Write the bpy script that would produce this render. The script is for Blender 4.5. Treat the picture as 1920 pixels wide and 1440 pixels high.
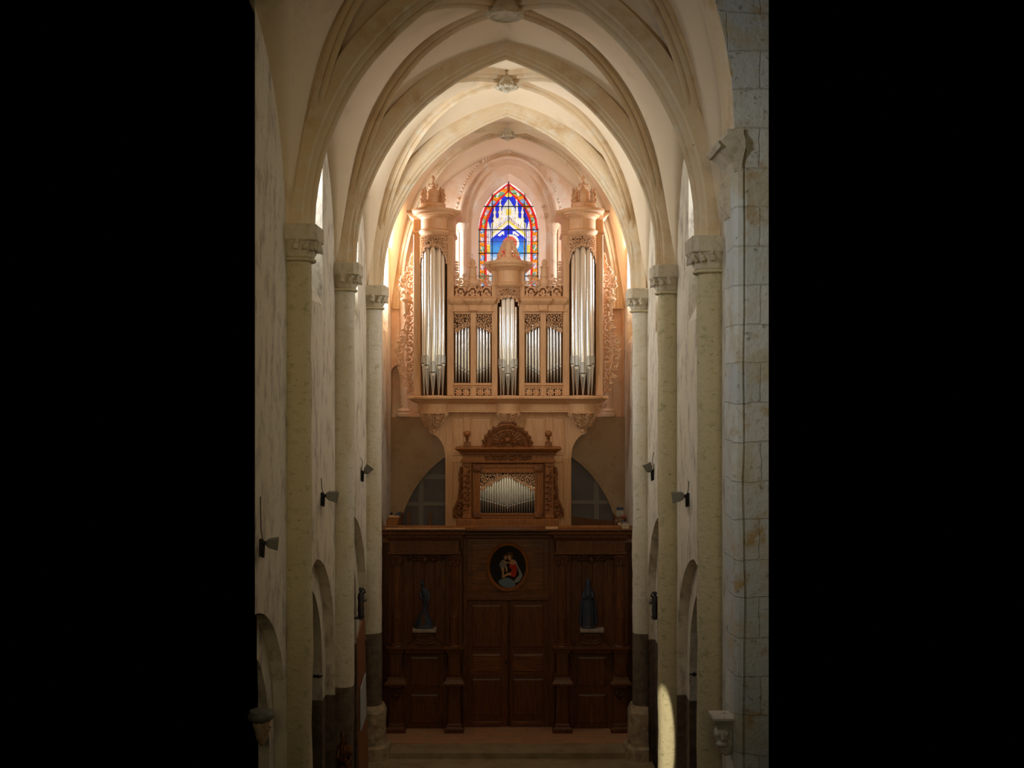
import bpy, bmesh, math, random
from mathutils import Vector, Matrix, noise

random.seed(7)
SC = bpy.context.scene
COL = SC.collection
for o in list(bpy.data.objects):
    bpy.data.objects.remove(o)
PI = math.pi
F = 2030.0          # focal length in pixels of the 1920 wide frame
CZ = 9.8            # camera height above the lower nave floor
NX = -0.13          # nave axis

# ------------------------------------------------------------------ camera
cd = bpy.data.cameras.new('camera'); cam = bpy.data.objects.new('camera', cd); COL.objects.link(cam)
cam.location = (0, 0, CZ); cam.rotation_euler = (PI/2, 0, 0)
cd.sensor_width = 36; cd.sensor_fit = 'HORIZONTAL'; cd.lens = F/1920*36
cd.clip_start = 0.1; cd.clip_end = 300
SC.camera = cam
# ------------------------------------------------------------------ world, exposure
w = bpy.data.worlds.new('world'); SC.world = w; w.use_nodes = True
w.node_tree.nodes['Background'].inputs[0].default_value = (0, 0, 0, 1)
w.node_tree.nodes['Background'].inputs[1].default_value = 0
vs = SC.view_settings
vs.view_transform = 'Standard'; vs.look = 'None'; vs.gamma = 1; vs.use_curve_mapping = False
vs.exposure = 0.0
try:
    SC.cycles.max_bounces = 10; SC.cycles.diffuse_bounces = 6
except Exception: pass

def area(name, loc, direction, sx, sy, power, color, spread=PI):
    l = bpy.data.lights.new(name, 'AREA'); l.shape = 'RECTANGLE'; l.size = sx; l.size_y = sy
    l.energy = power; l.color = color; l.spread = spread
    o = bpy.data.objects.new(name, l); COL.objects.link(o); o.location = loc
    o.rotation_euler = Vector(direction).to_track_quat('-Z', 'Y').to_euler()
    return o
COOL = (0.92, 0.95, 1.0); DAY = (0.88, 0.94, 1.0); WARM = (1.0, 0.82, 0.50)
# clerestory daylight: one light in the reveal of every side window
for (y, pw_l, pw_r) in ((21.1, 72, 36), (26.1, 280, 150), (32.6, 300, 170)):
    area('window_and_fill_light', (NX-4.3, y, 13.6), (1, {26.1: .45, 32.6: .35}.get(y, 0), {21.1: -.35, 26.1: .15}.get(y, 0)), 1.2, 2.2, pw_l, DAY, math.radians(140))
    area('window_and_fill_light', (NX+4.3, y, 13.6), (-1, {26.1: .45, 32.6: .35}.get(y, 0), {21.1: -.35, 26.1: .15}.get(y, .1)), 1.2, 2.2, pw_r, COOL, math.radians(140))
# daylight from the choir windows behind the camera
area('choir_light', (0, -3, 13.0), (0, 1, -0.14), 5, 5, 52, WARM, math.radians(46))
# added fill from the unseen nearer bay, brightens the pier and left wall
area('window_and_fill_light', (-4.2, 11.2, 13.5), (1, 0.75, -0.25), 1.3, 2.4, 42, COOL, math.radians(80))
area('window_and_fill_light', (4.2, 10.5, 13.5), (-1, 0.9, -0.3), 1.3, 2.4, 14, WARM, math.radians(80))
# the low sun that enters a side window of the choir and grazes one pillar
sl = bpy.data.lights.new('sun_beam', 'SPOT'); sl.energy = 22000; sl.color = (1, 0.93, 0.74)
sl.spot_size = math.radians(6.2); so_scale = (0.25, 1, 1); sl.spot_blend = 0.35; sl.shadow_soft_size = 0.02
so = bpy.data.objects.new('sun_beam', sl); COL.objects.link(so)
so.location = (-2.6, 3.5, 11.5)
so.rotation_euler = (Vector((3.2, 23.3, 2.1))-Vector(so.location)).to_track_quat('-Z', 'Y').to_euler()

so.scale = so_scale
# ------------------------------------------------------------------ materials
def mat(name, base, rough=0.7, metal=0.0, noise_cols=None, nscale=3.0, nstretch=(1, 1, 1), bump=0.0, bscale=20,
        spots=None, dado=None, bricks=None, spec=0.4, detail=6, extra=None):
    m = bpy.data.materials.new(name); m.use_nodes = True
    nt = m.node_tree; N = nt.nodes; L = nt.links
    b = N['Principled BSDF']
    b.inputs['Base Color'].default_value = (*base, 1)
    b.inputs['Roughness'].default_value = rough
    b.inputs['Metallic'].default_value = metal
    b.inputs['Specular IOR Level'].default_value = spec
    geo = N.new('ShaderNodeNewGeometry')
    def nz(scale, stretch=(1, 1, 1), det=detail, rough_=0.6):
        mp = N.new('ShaderNodeMapping'); mp.inputs['Scale'].default_value = stretch
        L.new(geo.outputs['Position'], mp.inputs['Vector'])
        t = N.new('ShaderNodeTexNoise'); t.inputs['Scale'].default_value = scale
        t.inputs['Detail'].default_value = det; t.inputs['Roughness'].default_value = rough_
        L.new(mp.outputs[0], t.inputs['Vector']); return t
    def mix(a, bcol, fac):
        x = N.new('ShaderNodeMix'); x.data_type = 'RGBA'
        if a is None: x.inputs[6].default_value = (*base, 1)
        elif isinstance(a, tuple): x.inputs[6].default_value = (*a, 1)
        else: L.new(a, x.inputs[6])
        if isinstance(bcol, tuple): x.inputs[7].default_value = (*bcol, 1)
        else: L.new(bcol, x.inputs[7])
        L.new(fac, x.inputs[0]); return x.outputs[2]
    def ramp(src, lo, hi):
        r = N.new('ShaderNodeMapRange'); r.inputs['From Min'].default_value = lo; r.inputs['From Max'].default_value = hi
        L.new(src, r.inputs['Value']); return r.outputs[0]
    cur = None
    height = None
    if bricks:
        # ashlar: ragged stone courses by position (y, z)
        sp = N.new('ShaderNodeSeparateXYZ'); L.new(geo.outputs['Position'], sp.inputs[0])
        cb = N.new('ShaderNodeCombineXYZ'); xy = N.new('ShaderNodeMath'); xy.operation = 'ADD'; L.new(sp.outputs[0], xy.inputs[0]); L.new(sp.outputs[1], xy.inputs[1]); L.new(xy.outputs[0], cb.inputs[0]); L.new(sp.outputs[2], cb.inputs[1])
        wob = nz(1.2); ad = N.new('ShaderNodeVectorMath'); ad.operation = 'MULTIPLY_ADD'
        ad.inputs[1].default_value = (0.18, 0.18, 0); L.new(wob.outputs['Color'], ad.inputs[0]); L.new(cb.outputs[0], ad.inputs[2])
        bt = N.new('ShaderNodeTexBrick'); bt.inputs['Scale'].default_value = 1
        bt.inputs['Brick Width'].default_value = 1.0; bt.inputs['Row Height'].default_value = 0.60
        bt.inputs['Mortar Size'].default_value = 0.014; bt.inputs['Mortar Smooth'].default_value = 0.6
        bt.inputs['Color1'].default_value = (*bricks[0], 1); bt.inputs['Color2'].default_value = (*bricks[1], 1)
        bt.inputs['Mortar'].default_value = (*bricks[2], 1)
        L.new(ad.outputs[0], bt.inputs['Vector']); cur = bt.outputs['Color']; height = bt.outputs['Fac']
    if noise_cols:
        for (c, sc_, st, lo, hi) in noise_cols:
            t = nz(sc_, st); cur = mix(cur, c, ramp(t.outputs['Fac'], lo, hi))
    if extra: cur = extra(N, L, geo, cur, mix, nz, ramp)
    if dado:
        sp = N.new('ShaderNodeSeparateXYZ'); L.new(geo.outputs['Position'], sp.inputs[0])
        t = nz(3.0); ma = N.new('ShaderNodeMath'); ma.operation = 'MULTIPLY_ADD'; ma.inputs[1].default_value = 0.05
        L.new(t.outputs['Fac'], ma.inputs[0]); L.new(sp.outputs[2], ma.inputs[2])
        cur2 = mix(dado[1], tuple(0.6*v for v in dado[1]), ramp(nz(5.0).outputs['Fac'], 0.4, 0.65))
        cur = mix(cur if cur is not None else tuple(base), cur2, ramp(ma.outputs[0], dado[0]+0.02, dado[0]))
    if cur is not None: L.new(cur, b.inputs['Base Color'])
    if bump:
        t = nz(bscale, nstretch, 5); bn = N.new('ShaderNodeBump'); bn.inputs['Strength'].default_value = bump
        bn.inputs['Distance'].default_value = 0.03
        L.new(t.outputs['Fac'], bn.inputs['Height'])
        if height is not None:
            b2 = N.new('ShaderNodeBump'); b2.inputs['Strength'].default_value = 0.6; b2.inputs['Distance'].default_value = 0.03; b2.invert = True
            L.new(height, b2.inputs['Height']); L.new(bn.outputs[0], b2.inputs['Normal']); L.new(b2.outputs[0], b.inputs['Normal'])
        else: L.new(bn.outputs[0], b.inputs['Normal'])
    return m

M = {}
M['web'] = mat('vault_plaster', (0.74, 0.59, 0.39), 0.9, noise_cols=[((0.78, 0.62, 0.43), 0.5, (1, 1, 1), 0.42, 0.62), ((0.50, 0.34, 0.20), 0.9, (1, 1, 1), 0.6, 0.85), ((0.62, 0.62, 0.58), 2.2, (1, 1, 1), 0.68, 0.74)], bump=0.25, bscale=6)
M['rib'] = mat('rib_stone', (0.68, 0.52, 0.32), 0.9, noise_cols=[((0.50, 0.32, 0.15), 1.3, (1, 1, 1), 0.5, 0.75), ((0.68, 0.58, 0.42), 3.5, (1, 1, 1), 0.5, 0.7), ((0.16, 0.10, 0.05), 7, (1, 1, 1), 0.68, 0.8)], bump=0.35, bscale=14)
M['column'] = mat('column_stone', (0.54, 0.45, 0.27), 0.9, noise_cols=[((0.56, 0.47, 0.28), 1.5, (1, 1, .5), 0.4, 0.6), ((0.30, 0.29, 0.12), 6, (1, 1, 1.6), 0.54, 0.74), ((0.14, 0.11, 0.06), 14, (1, 1, 1.8), 0.64, 0.74)], bump=0.9, bscale=16)  # darker, yellower copy: dimness of the near columns put into the colour
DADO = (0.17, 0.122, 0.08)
M['column_dado'] = mat('column_stone_painted', (0.62, 0.54, 0.38), 0.9, noise_cols=[((0.68, 0.62, 0.50), 1.5, (1, 1, .5), 0.4, 0.6), ((0.42, 0.33, 0.17), 6, (1, 1, 1.6), 0.55, 0.76), ((0.15, 0.12, 0.07), 14, (1, 1, 1.8), 0.66, 0.76)], bump=0.8, bscale=16, dado=(3.27, DADO))  # paler copy: brightness towards the organ put into the colour; foot really painted
def wall_extra(N, L, geo, cur, mix, nz, ramp):
    c = mix(cur, (0.32, 0.26, 0.20), ramp(nz(3.2, (1, 1, 0.45), 10, .75).outputs['Fac'], 0.50, 0.66))
    return mix(c, (0.20, 0.16, 0.13), ramp(nz(9, (1, 1, 0.7), 6, .7).outputs['Fac'], 0.62, 0.76))
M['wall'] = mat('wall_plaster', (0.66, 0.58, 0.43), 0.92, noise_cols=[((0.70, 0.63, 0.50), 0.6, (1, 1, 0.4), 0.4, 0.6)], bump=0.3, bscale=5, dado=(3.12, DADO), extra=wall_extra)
M['westwall'] = mat('west_wall_plaster', (0.82, 0.62, 0.46), 0.9, noise_cols=[((0.72, 0.46, 0.27), 0.9, (1, 1, 1), 0.5, 0.7), ((0.84, 0.72, 0.60), 1.3, (1, 1, 1), 0.52, 0.64), ((0.55, 0.34, 0.18), 2.6, (1, 1, 1), 0.60, 0.72)], bump=0.4, bscale=7)
M['westlow'] = mat('lower_west_plaster', (0.46, 0.34, 0.21), 0.9, noise_cols=[((0.36, 0.24, 0.13), 0.8, (1, 1, 1), 0.45, 0.65), ((0.30, 0.19, 0.10), 3, (1, 1, 1), 0.6, 0.72)], bump=0.2, bscale=7)
M['pier'] = mat('pier_ashlar', (0.5, 0.48, 0.42), 0.9, bricks=((0.66, 0.65, 0.58), (0.54, 0.55, 0.52), (0.48, 0.47, 0.43)), noise_cols=[((0.54, 0.48, 0.34), 1.6, (1, 1, 1), 0.5, 0.66), ((0.46, 0.32, 0.15), 2.3, (1, 1, 1), 0.58, 0.70), ((0.22, 0.20, 0.17), 9, (1, 1, 1), 0.6, 0.72)], bump=0.8, bscale=9)
M['carved'] = mat('carved_stone', (0.58, 0.50, 0.36), 0.9, noise_cols=[((0.40, 0.32, 0.20), 6, (1, 1, 1), 0.5, 0.7)], bump=0.5, bscale=25)
M['plinth'] = mat('worn_stone', (0.42, 0.32, 0.20), 0.9, noise_cols=[((0.24, 0.18, 0.12), 4, (1, 1, 1), 0.45, 0.65), ((0.52, 0.42, 0.28), 6, (1, 1, 1), 0.5, 0.7)], bump=0.8, bscale=10)
M['flag'] = mat('step_stone', (0.36, 0.28, 0.17), 0.85, noise_cols=[((0.26, 0.19, 0.11), 2, (1, 1, 1), 0.45, 0.65)], bump=0.3, bscale=8)
def tile_extra(N, L, geo, cur, mix, nz, ramp):
    bt = N.new('ShaderNodeTexBrick'); bt.inputs['Scale'].default_value = 1; bt.offset = 0.0
    bt.inputs['Brick Width'].default_value = 0.36; bt.inputs['Row Height'].default_value = 0.30; bt.inputs['Mortar Size'].default_value = 0.006
    bt.inputs['Color1'].default_value = (0.55, 0.28, 0.14, 1); bt.inputs['Color2'].default_value = (0.46, 0.25, 0.14, 1); bt.inputs['Mortar'].default_value = (0.40, 0.26, 0.16, 1)
    L.new(geo.outputs['Position'], bt.inputs['Vector'])
    return mix(bt.outputs['Color'], (0.38, 0.22, 0.13), ramp(nz(4).outputs['Fac'], 0.5, 0.7))
M['tile'] = mat('terracotta_tiles', (0.5, 0.3, 0.2), 0.7, extra=tile_extra, bump=0.1, bscale=12)
def grain(c2, sc_=2.5, st=(14, 14, 1), lo=.4, hi=.65):
    return [(c2, sc_, st, lo, hi)]
M['oak'] = mat('light_oak', (0.74, 0.44, 0.23), 0.5, noise_cols=grain((0.63, 0.34, 0.16)), bump=0.05, bscale=30, nstretch=(6, 6, 1))
M['oakcarve'] = mat('light_oak_carving', (0.76, 0.48, 0.29), 0.55, noise_cols=grain((0.70, 0.41, 0.20), 8, (1, 1, 1)))
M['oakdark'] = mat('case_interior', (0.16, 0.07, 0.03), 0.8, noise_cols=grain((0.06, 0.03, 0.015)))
M['walnut'] = mat('walnut', (0.36, 0.125, 0.025), 0.42, noise_cols=grain((0.20, 0.06, 0.012)), bump=0.1, bscale=20, nstretch=(6, 6, 1))
M['walnutcarve'] = mat('walnut_carving', (0.24, 0.085, 0.02), 0.4, noise_cols=grain((0.13, 0.04, 0.01), 8, (1, 1, 1)))
M['dark'] = mat('dark_oak', (0.15, 0.050, 0.012), 0.38, noise_cols=grain((0.075, 0.022, 0.006)) + [((0.22, 0.08, 0.022), 1.1, (9, 9, .7), 0.58, 0.75)], bump=0.1, bscale=18, nstretch=(6, 6, 1))
M['darkh'] = mat('dark_oak_horizontal', (0.22, 0.075, 0.018), 0.38, noise_cols=[((0.10, 0.032, 0.008), 2.0, (1, 1, 12), 0.4, 0.62)], bump=0.1, bscale=18, nstretch=(1, 1, 8))
M['darkcarve'] = mat('dark_oak_carving', (0.13, 0.045, 0.014), 0.4, noise_cols=grain((0.07, 0.022, 0.008), 8, (1, 1, 1)))
M['plank'] = mat('pale_plank', (0.55, 0.34, 0.17), 0.5, noise_cols=grain((0.42, 0.22, 0.10), 2, (1, 12, 12)))
M['tin'] = mat('organ_tin', (0.86, 0.85, 0.82), 0.27, 1.0)
M['tinlip'] = mat('pipe_lip', (0.62, 0.62, 0.61), 0.35, 1.0)
M['lowlip'] = mat('pipe_lower_lip', (0.92, 0.88, 0.78), 0.4, 0.7)
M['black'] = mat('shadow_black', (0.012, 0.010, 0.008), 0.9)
M['iron'] = mat('wrought_iron', (0.02, 0.017, 0.015), 0.6, 0.3)
M['grey'] = mat('lamp_grey', (0.17, 0.16, 0.13), 0.5)
M['glasslens'] = mat('lamp_glass', (0.35, 0.30, 0.22), 0.15)
M['bronze'] = mat('dark_bronze', (0.05, 0.045, 0.05), 0.5, noise_cols=[((0.10, 0.05, 0.03), 5, (1, 1, 1), 0.55, 0.7)])
M['bluestat'] = mat('blue_grey_statue', (0.035, 0.040, 0.062), 0.6, noise_cols=[((0.11, 0.045, 0.03), 3, (1, 1, 1), 0.55, 0.7)])
M['gilt'] = mat('dark_gilding', (0.28, 0.11, 0.03), 0.35, 0.6, noise_cols=[((0.05, 0.02, 0.01), 6, (1, 1, 1), 0.45, 0.6)])
M['slab'] = mat('pale_stone_shelf', (0.34, 0.27, 0.20), 0.8, noise_cols=grain((0.25, 0.19, 0.13), 8, (1, 1, 1)))
M['greyglass'] = mat('grey_glazing', (0.16, 0.15, 0.145), 0.5, noise_cols=[((0.12, 0.11, 0.11), 1.0, (1, 1, 1), 0.4, 0.6)])
M['greybar'] = mat('grey_glazing_bar', (0.24, 0.22, 0.20), 0.7)
M['red'] = mat('board_orange', (0.26, 0.10, 0.04), 0.6, noise_cols=grain((0.18, 0.07, 0.03)))
M['paper'] = mat('pale_sheet', (0.42, 0.44, 0.46), 0.7)
M['whitestone'] = mat('white_limestone', (0.58, 0.54, 0.46), 0.9, noise_cols=[((0.16, 0.12, 0.08), 10, (1, 1, 1), 0.62, 0.7)], bump=0.6, bscale=30)
M['plaster_arm'] = mat('painted_plaster', (0.55, 0.40, 0.24), 0.7, noise_cols=[((0.3, 0.16, 0.07), 6, (1, 1, 1), 0.5, 0.7)])
M['cardred'] = mat('red_cloth', (0.30, 0.03, 0.02), 0.7)
M['cardblue'] = mat('blue_cover', (0.05, 0.06, 0.11), 0.6)
M['cardcream'] = mat('cream_pages', (0.55, 0.46, 0.32), 0.7)
M['orangeb'] = mat('orange_cover', (0.50, 0.24, 0.06), 0.6)

# ------------------------------------------------------------------ helpers
def fx(px, Y): return (px-960)*Y/F
def fz(py, Y): return CZ-(py-720)*Y/F

class MB:
    def __init__(s): s.v = []; s.f = []
    def add(s, vs_, fs):
        n = len(s.v); s.v += [tuple(p) for p in vs_]; s.f += [tuple(i+n for i in f) for f in fs]
    def box(s, x0, x1, y0, y1, z0, z1, bev=0.0):
        if x0 > x1: x0, x1 = x1, x0
        if z0 > z1: z0, z1 = z1, z0
        if y0 > y1: y0, y1 = y1, y0
        b = min(bev, .49*(x1-x0), .49*(z1-z0), .49*(y1-y0))
        if b <= 0:
            s.add([(x, y, z) for z in (z0, z1) for y in (y0, y1) for x in (x0, x1)],
                  [(0, 1, 3, 2), (4, 6, 7, 5), (0, 4, 5, 1), (2, 3, 7, 6), (0, 2, 6, 4), (1, 5, 7, 3)]); return
        # front face (towards -Y) chamfered all round
        a = [(x0, y1, z0), (x1, y1, z0), (x1, y1, z1), (x0, y1, z1)]
        c = [(x0, y0+b, z0), (x1, y0+b, z0), (x1, y0+b, z1), (x0, y0+b, z1)]
        d = [(x0+b, y0, z0+b), (x1-b, y0, z0+b), (x1-b, y0, z1-b), (x0+b, y0, z1-b)]
        fs = [(3, 2, 1, 0), (8, 9, 10, 11)]
        for i in range(4):
            j = (i+1) % 4; fs += [(i, j, 4+j, 4+i), (4+i, 4+j, 8+j, 8+i)]
        s.add(a+c+d, fs)
    def prism(s, poly, y0, y1):      # poly in (x, z), extruded in y
        n = len(poly)
        s.add([(x, y0, z) for x, z in poly]+[(x, y1, z) for x, z in poly],
              [tuple(range(n)), tuple(range(2*n-1, n-1, -1))]+[(i, (i+1) % n, n+(i+1) % n, n+i) for i in range(n)])
    def rings(s, rings, close=True, cap=True):
        n = len(rings[0]); base = len(s.v)
        for r in rings: s.v += [tuple(p) for p in r]
        for k in range(len(rings)-1):
            for i in range(n if close else n-1):
                j = (i+1) % n
                s.f.append((base+k*n+i, base+k*n+j, base+(k+1)*n+j, base+(k+1)*n+i))
        if cap:
            s.f.append(tuple(base+i for i in range(n-1, -1, -1)))
            e = base+(len(rings)-1)*n; s.f.append(tuple(e+i for i in range(n)))
    def lathe(s, cx, cy, prof, seg=20, a0=0, a1=2*PI, sy=1.0, mod=None, cap=True):
        full = abs(a1-a0-2*PI) < 1e-6
        n = seg if full else seg+1
        R = []
        for r, z in prof:
            ring = []
            for i in range(n):
                a = a0+(a1-a0)*i/seg
                rr = r*(mod(a, z) if mod else 1)
                ring.append((cx+rr*math.cos(a), cy+rr*sy*math.sin(a), z))
            R.append(ring)
        s.rings(R, close=True, cap=cap)
    def tube(s, pts, r, seg=8, cap=True):
        P = [Vector(p) for p in pts]; R = []
        up = None
        for i, p in enumerate(P):
            t = (P[min(i+1, len(P)-1)]-P[max(i-1, 0)])
            if t.length < 1e-9: t = Vector((0, 0, 1))
            t.normalize()
            if up is None:
                up = Vector((0, 0, 1)) if abs(t.z) < .9 else Vector((1, 0, 0))
            side = t.cross(up).normalized(); up = side.cross(t).normalized()
            rr = r[i] if isinstance(r, (list, tuple)) else r
            R.append([p+side*rr*math.cos(2*PI*k/seg)+up*rr*math.sin(2*PI*k/seg) for k in range(seg)])
        s.rings(R, True, cap)
    def sphere(s, c, r, seg=14, rg=9, sc=(1, 1, 1)):
        R = []
        for j in range(rg+1):
            ph = -PI/2+PI*j/rg; rr = max(math.cos(ph), .02)
            R.append([(c[0]+r*sc[0]*rr*math.cos(2*PI*i/seg), c[1]+r*sc[1]*rr*math.sin(2*PI*i/seg), c[2]+r*sc[2]*math.sin(ph)) for i in range(seg)])
        s.rings(R)
    def ribbon(s, pts, ws, mp, d=.03):       # carved strip in (u,v), mapped by mp(u,v,depth)
        n = len(pts); R = []
        for i, (u, v) in enumerate(pts):
            a = pts[max(i-1, 0)]; b = pts[min(i+1, n-1)]
            tx, ty = b[0]-a[0], b[1]-a[1]; l = math.hypot(tx, ty) or 1; nx, ny = -ty/l, tx/l
            w_ = ws[i]
            R.append([mp(u-nx*w_, v-ny*w_, 0), mp(u-nx*w_*.9, v-ny*w_*.9, d*.6), mp(u, v, d), mp(u+nx*w_*.9, v+ny*w_*.9, d*.6), mp(u+nx*w_, v+ny*w_, 0)])
        s.rings(R, True, True)
    def leaf(s, u, v, ang, ln, wd, mp, d=.03, curl=.5):
        pts = []; ws = []
        for i in range(6):
            t = i/5; a = ang+curl*t
            pts.append((u+ln*t*math.cos(a), v+ln*t*math.sin(a))); ws.append(max(wd*math.sin(PI*min(.12+.88*t, .985)), .002))
        s.ribbon(pts, ws, mp, d)
    def scroll(s, u, v, r, st, hand, wd, mp, d=.03, turns=1.35, leaves=5):
        pts = []; ws = []; n = 18
        for i in range(n+1):
            t = i/n; a = st+hand*turns*2*PI*t; rr = r*(1-.78*t)
            pts.append((u+rr*math.cos(a), v+rr*math.sin(a))); ws.append(wd*(1-.35*t))
        s.ribbon(pts, ws, mp, d)
        # bud at the eye
        k = 7; R = []
        for q, (rr, dd) in enumerate(((.30, 0), (.30, .8), (.14, 1.25))):
            R.append([mp(u+r*rr*math.cos(2*PI*i/k), v+r*rr*math.sin(2*PI*i/k), d*dd) for i in range(k)])
        s.rings(R)
        for q in range(leaves):
            i = int((q+.5)*n*.62/leaves)+1; a = st+hand*turns*2*PI*i/n; pu, pv = pts[i]
            s.leaf(pu, pv, a+hand*.75, r*.62, wd*1.15, mp, d*.85, hand*.9)
            if q % 2 == 0: s.leaf(pu, pv, a+PI+hand*.5, r*.34, wd*.8, mp, d*.8, -hand*.6)
    def fill(s, inside, u0, u1, v0, v1, r, mp, d=.03, wd=None):
        wd = wd or r*.16
        rows = max(1, round((v1-v0)/(r*1.8))); dv = (v1-v0)/rows; k = 0
        for j in range(rows):
            v = v0+dv*(j+.5); cols = max(1, round((u1-u0)/(r*1.9))); du = (u1-u0)/cols
            for i in range(cols+(1 if j % 2 else 0)):
                u = u0+du*(i+(.5 if j % 2 == 0 else 0)); k += 1
                if inside(u, v): s.scroll(u, v, r, random.random()*6.3, 1 if (i+j) % 2 else -1, wd, mp, d)
    def build(s, name, m, parent=None, smooth=0, mods=None):
        me = bpy.data.meshes.new(name)
        off = Vector((0, 0, 0)); p = parent
        while p: off += p.location; p = p.parent
        me.from_pydata([tuple(Vector(v)-off) for v in s.v], [], s.f)
        bm = bmesh.new(); bm.from_mesh(me); bmesh.ops.recalc_face_normals(bm, faces=bm.faces); bm.to_mesh(me); bm.free()
        if smooth:
            me.polygons.foreach_set('use_smooth', [True]*len(me.polygons))
            me.set_sharp_from_angle(angle=math.radians(smooth))
        me.materials.append(m)
        o = bpy.data.objects.new(name, me); COL.objects.link(o)
        if parent: o.parent = parent
        return o

def tag(o, label, cat, group=None):
    o['label'] = label; o['category'] = cat
    if group: o['group'] = group
    return o
def thing(name, label, cat, loc, group=None):
    o = bpy.data.objects.new(name, None); COL.objects.link(o); o.location = loc; o.empty_display_size = .2
    return tag(o, label, cat, group)
def struct(o): o['kind'] = 'structure'; return o
def arc(s, a, h):           # pointed arch height at distance s from the springing
    R = (a*a+h*h)/(2*a); s = max(0, min(s, a)); return math.sqrt(max(0, R*R-(R-s)**2))
def dprof(t, h, p=2.4):          # steep, flattened curve of the diagonal ribs
    t = max(0, min(1, t)); return h*math.sqrt(max(0, 1-(1-t)**p))
def flat(Y): return lambda u, v, d: (u, Y-d, v)

# ------------------------------------------------------------------ the setting: walls
W = 3.68; T = 0.9; ZS = 12.42
def extr_yz(inner, outer, x0, x1):
    n = len(inner); m = MB()
    m.add([(x0, y, z) for y, z in inner]+[(x1, y, z) for y, z in outer],
          [tuple(range(n)), tuple(range(2*n-1, n-1, -1))]+[(i, (i+1) % n, n+(i+1) % n, n+i) for i in range(n)])
    return m
def arch_poly(yc, hw, z0, zs, zc, n=12, zo=None):
    zz = z0 if zo is None else zo
    p = [(yc-hw, zz)]
    for i in range(n+1): p.append((yc-hw+hw*i/n, zs+arc(hw*i/n, hw, zc-zs)))
    for i in range(n-1, -1, -1): p.append((yc+hw-hw*i/n, zs+arc(hw*i/n, hw, zc-zs)))
    p.append((yc+hw, zz)); return p
def cut(o, cutters):
    for c in cutters:
        md = o.modifiers.new('b', 'BOOLEAN'); md.operation = 'DIFFERENCE'; md.solver = 'EXACT'; md.object = c
    bpy.context.view_layer.update()
    me = bpy.data.meshes.new_from_object(o.evaluated_get(bpy.context.evaluated_depsgraph_get()))
    o.modifiers.clear(); o.data = me
    for c in cutters: bpy.data.objects.remove(c)
YCUT = 16.05
def side_wall(name, sg, plan, sill):
    m = MB(); n = len(plan)
    m.add([(x, y, -.3) for x, y in plan]+[(x, y, 18.2) for x, y in plan],
          [tuple(range(n)), tuple(range(2*n-1, n-1, -1))]+[(i, (i+1) % n, n+(i+1) % n, n+i) for i in range(n)])
    o = struct(m.build(name, M['wall']))
    X = NX+sg*W; cs = []
    for yc in (16.1, 21.1, 26.1):
        if sg > 0 and yc < 18: continue
        h1 = 2.22 if yc < 25 else 2.28
        p = arch_poly(yc, h1, -.6, 3.9, 6.38 if yc < 25 else 6.6); cs.append(extr_yz(p, p, X-sg*.2, X+sg*.2).build('c', M['wall']))
        p = arch_poly(yc, h1-.42, -.6, 3.8, 5.85 if yc < 25 else 6.05); cs.append(extr_yz(p, p, X-sg*.2, X+sg*3).build('c', M['wall']))
    for yc in (21.1, 26.1, 32.6):
        a = arch_poly(yc, .66, sill, 14.3, 15.2); b = arch_poly(yc, .66, sill, 14.3, 15.2, zo=sill+2.4)
        k = .2/1.1
        a2 = [(y, z+(sill-(.2/T)*1.9-sill)) if i in (0, len(a)-1) else (y, z) for i, (y, z) in enumerate(a)]
        cs.append(extr_yz(a2, b, X-sg*.2, X+sg*(T+.24)).build('c', M['wall']))
    cut(o, cs)
    return o
XL = NX-W; XR = NX+W
side_wall('wall_left', -1, [(XL, YCUT), (XL, 34.6), (XL-T, 34.6), (XL-T, 20.4)], 11.4)
side_wall('wall_right', 1, [(XR, 17.43), (XR+.37, 17.43), (XR+T, 20.4), (XR+T, 34.6), (XR, 34.6)], 11.05)
# panes of the clerestory windows, at the outer face
k = 1
for sg in (-1, 1):
    for yc in (21.1, 26.1, 32.6):
        X = NX+sg*(W+T-.06); p = arch_poly(yc, .68, 12.9, 14.3, 15.22)
        pane = struct(extr_yz(p, p, X, X+sg*.03).build('window_%d' % k, M['greyglass'])); k += 1

# ------------------------------------------------------------------ vault
BAYS = [(YCUT+.05, 2.5, True), (21.1, 2.5, False), (26.1, 2.5, False), (31.4, 2.8, False)]
HT = 4.73
def webs(m, yc, b, half):
    n = 22; q = 7; a = W
    def tt(i): return (i/n)**2.1
    def hW(s, b, sx): return ZS-.25+arc(max(0, s-.35), b-.35, 5.0 if (half and sx > 0) else 3.2)
    def bow(w_): return math.sin(PI*w_)
    for sx in (-1, 1):
        for sy in (-1, 1):
            if half and sy < 0: continue
            RT = []; RS = []
            for i in range(n+1):
                t = tt(i); x = NX+sx*a*(1-t)
                zD = ZS+dprof(t, 4.86, 2.9 if half else 2.4)
                zT = ZS+arc(max(0, a*t), a, HT)
                D = Vector((x, yc+sy*b*(1-t), zD))
                row = []
                for j in range(q+1):
                    s_ = j/q; P = Vector((x, yc+sy*b, zT)).lerp(D, s_); P.z += .10*bow(s_)*t; row.append(P)
                RT.append(row)
                Wp = Vector((NX+sx*a, yc+sy*b*(1-t), hW(b*t, b, sx))); row = []
                for j in range(q+1):
                    s_ = j/q; P = Wp.lerp(D, s_); P.z += .16*bow(s_)*t; row.append(P)
                RS.append(row)
            m.rings(RT, close=False, cap=False); m.rings(RS, close=False, cap=False)
m = MB()
for yc, b, half in BAYS: webs(m, yc, b, half)
ceil = struct(m.build('ceiling', M['web'], smooth=40))
bm = bmesh.new(); bm.from_mesh(ceil.data); bmesh.ops.remove_doubles(bm, verts=bm.verts, dist=.004)
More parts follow.
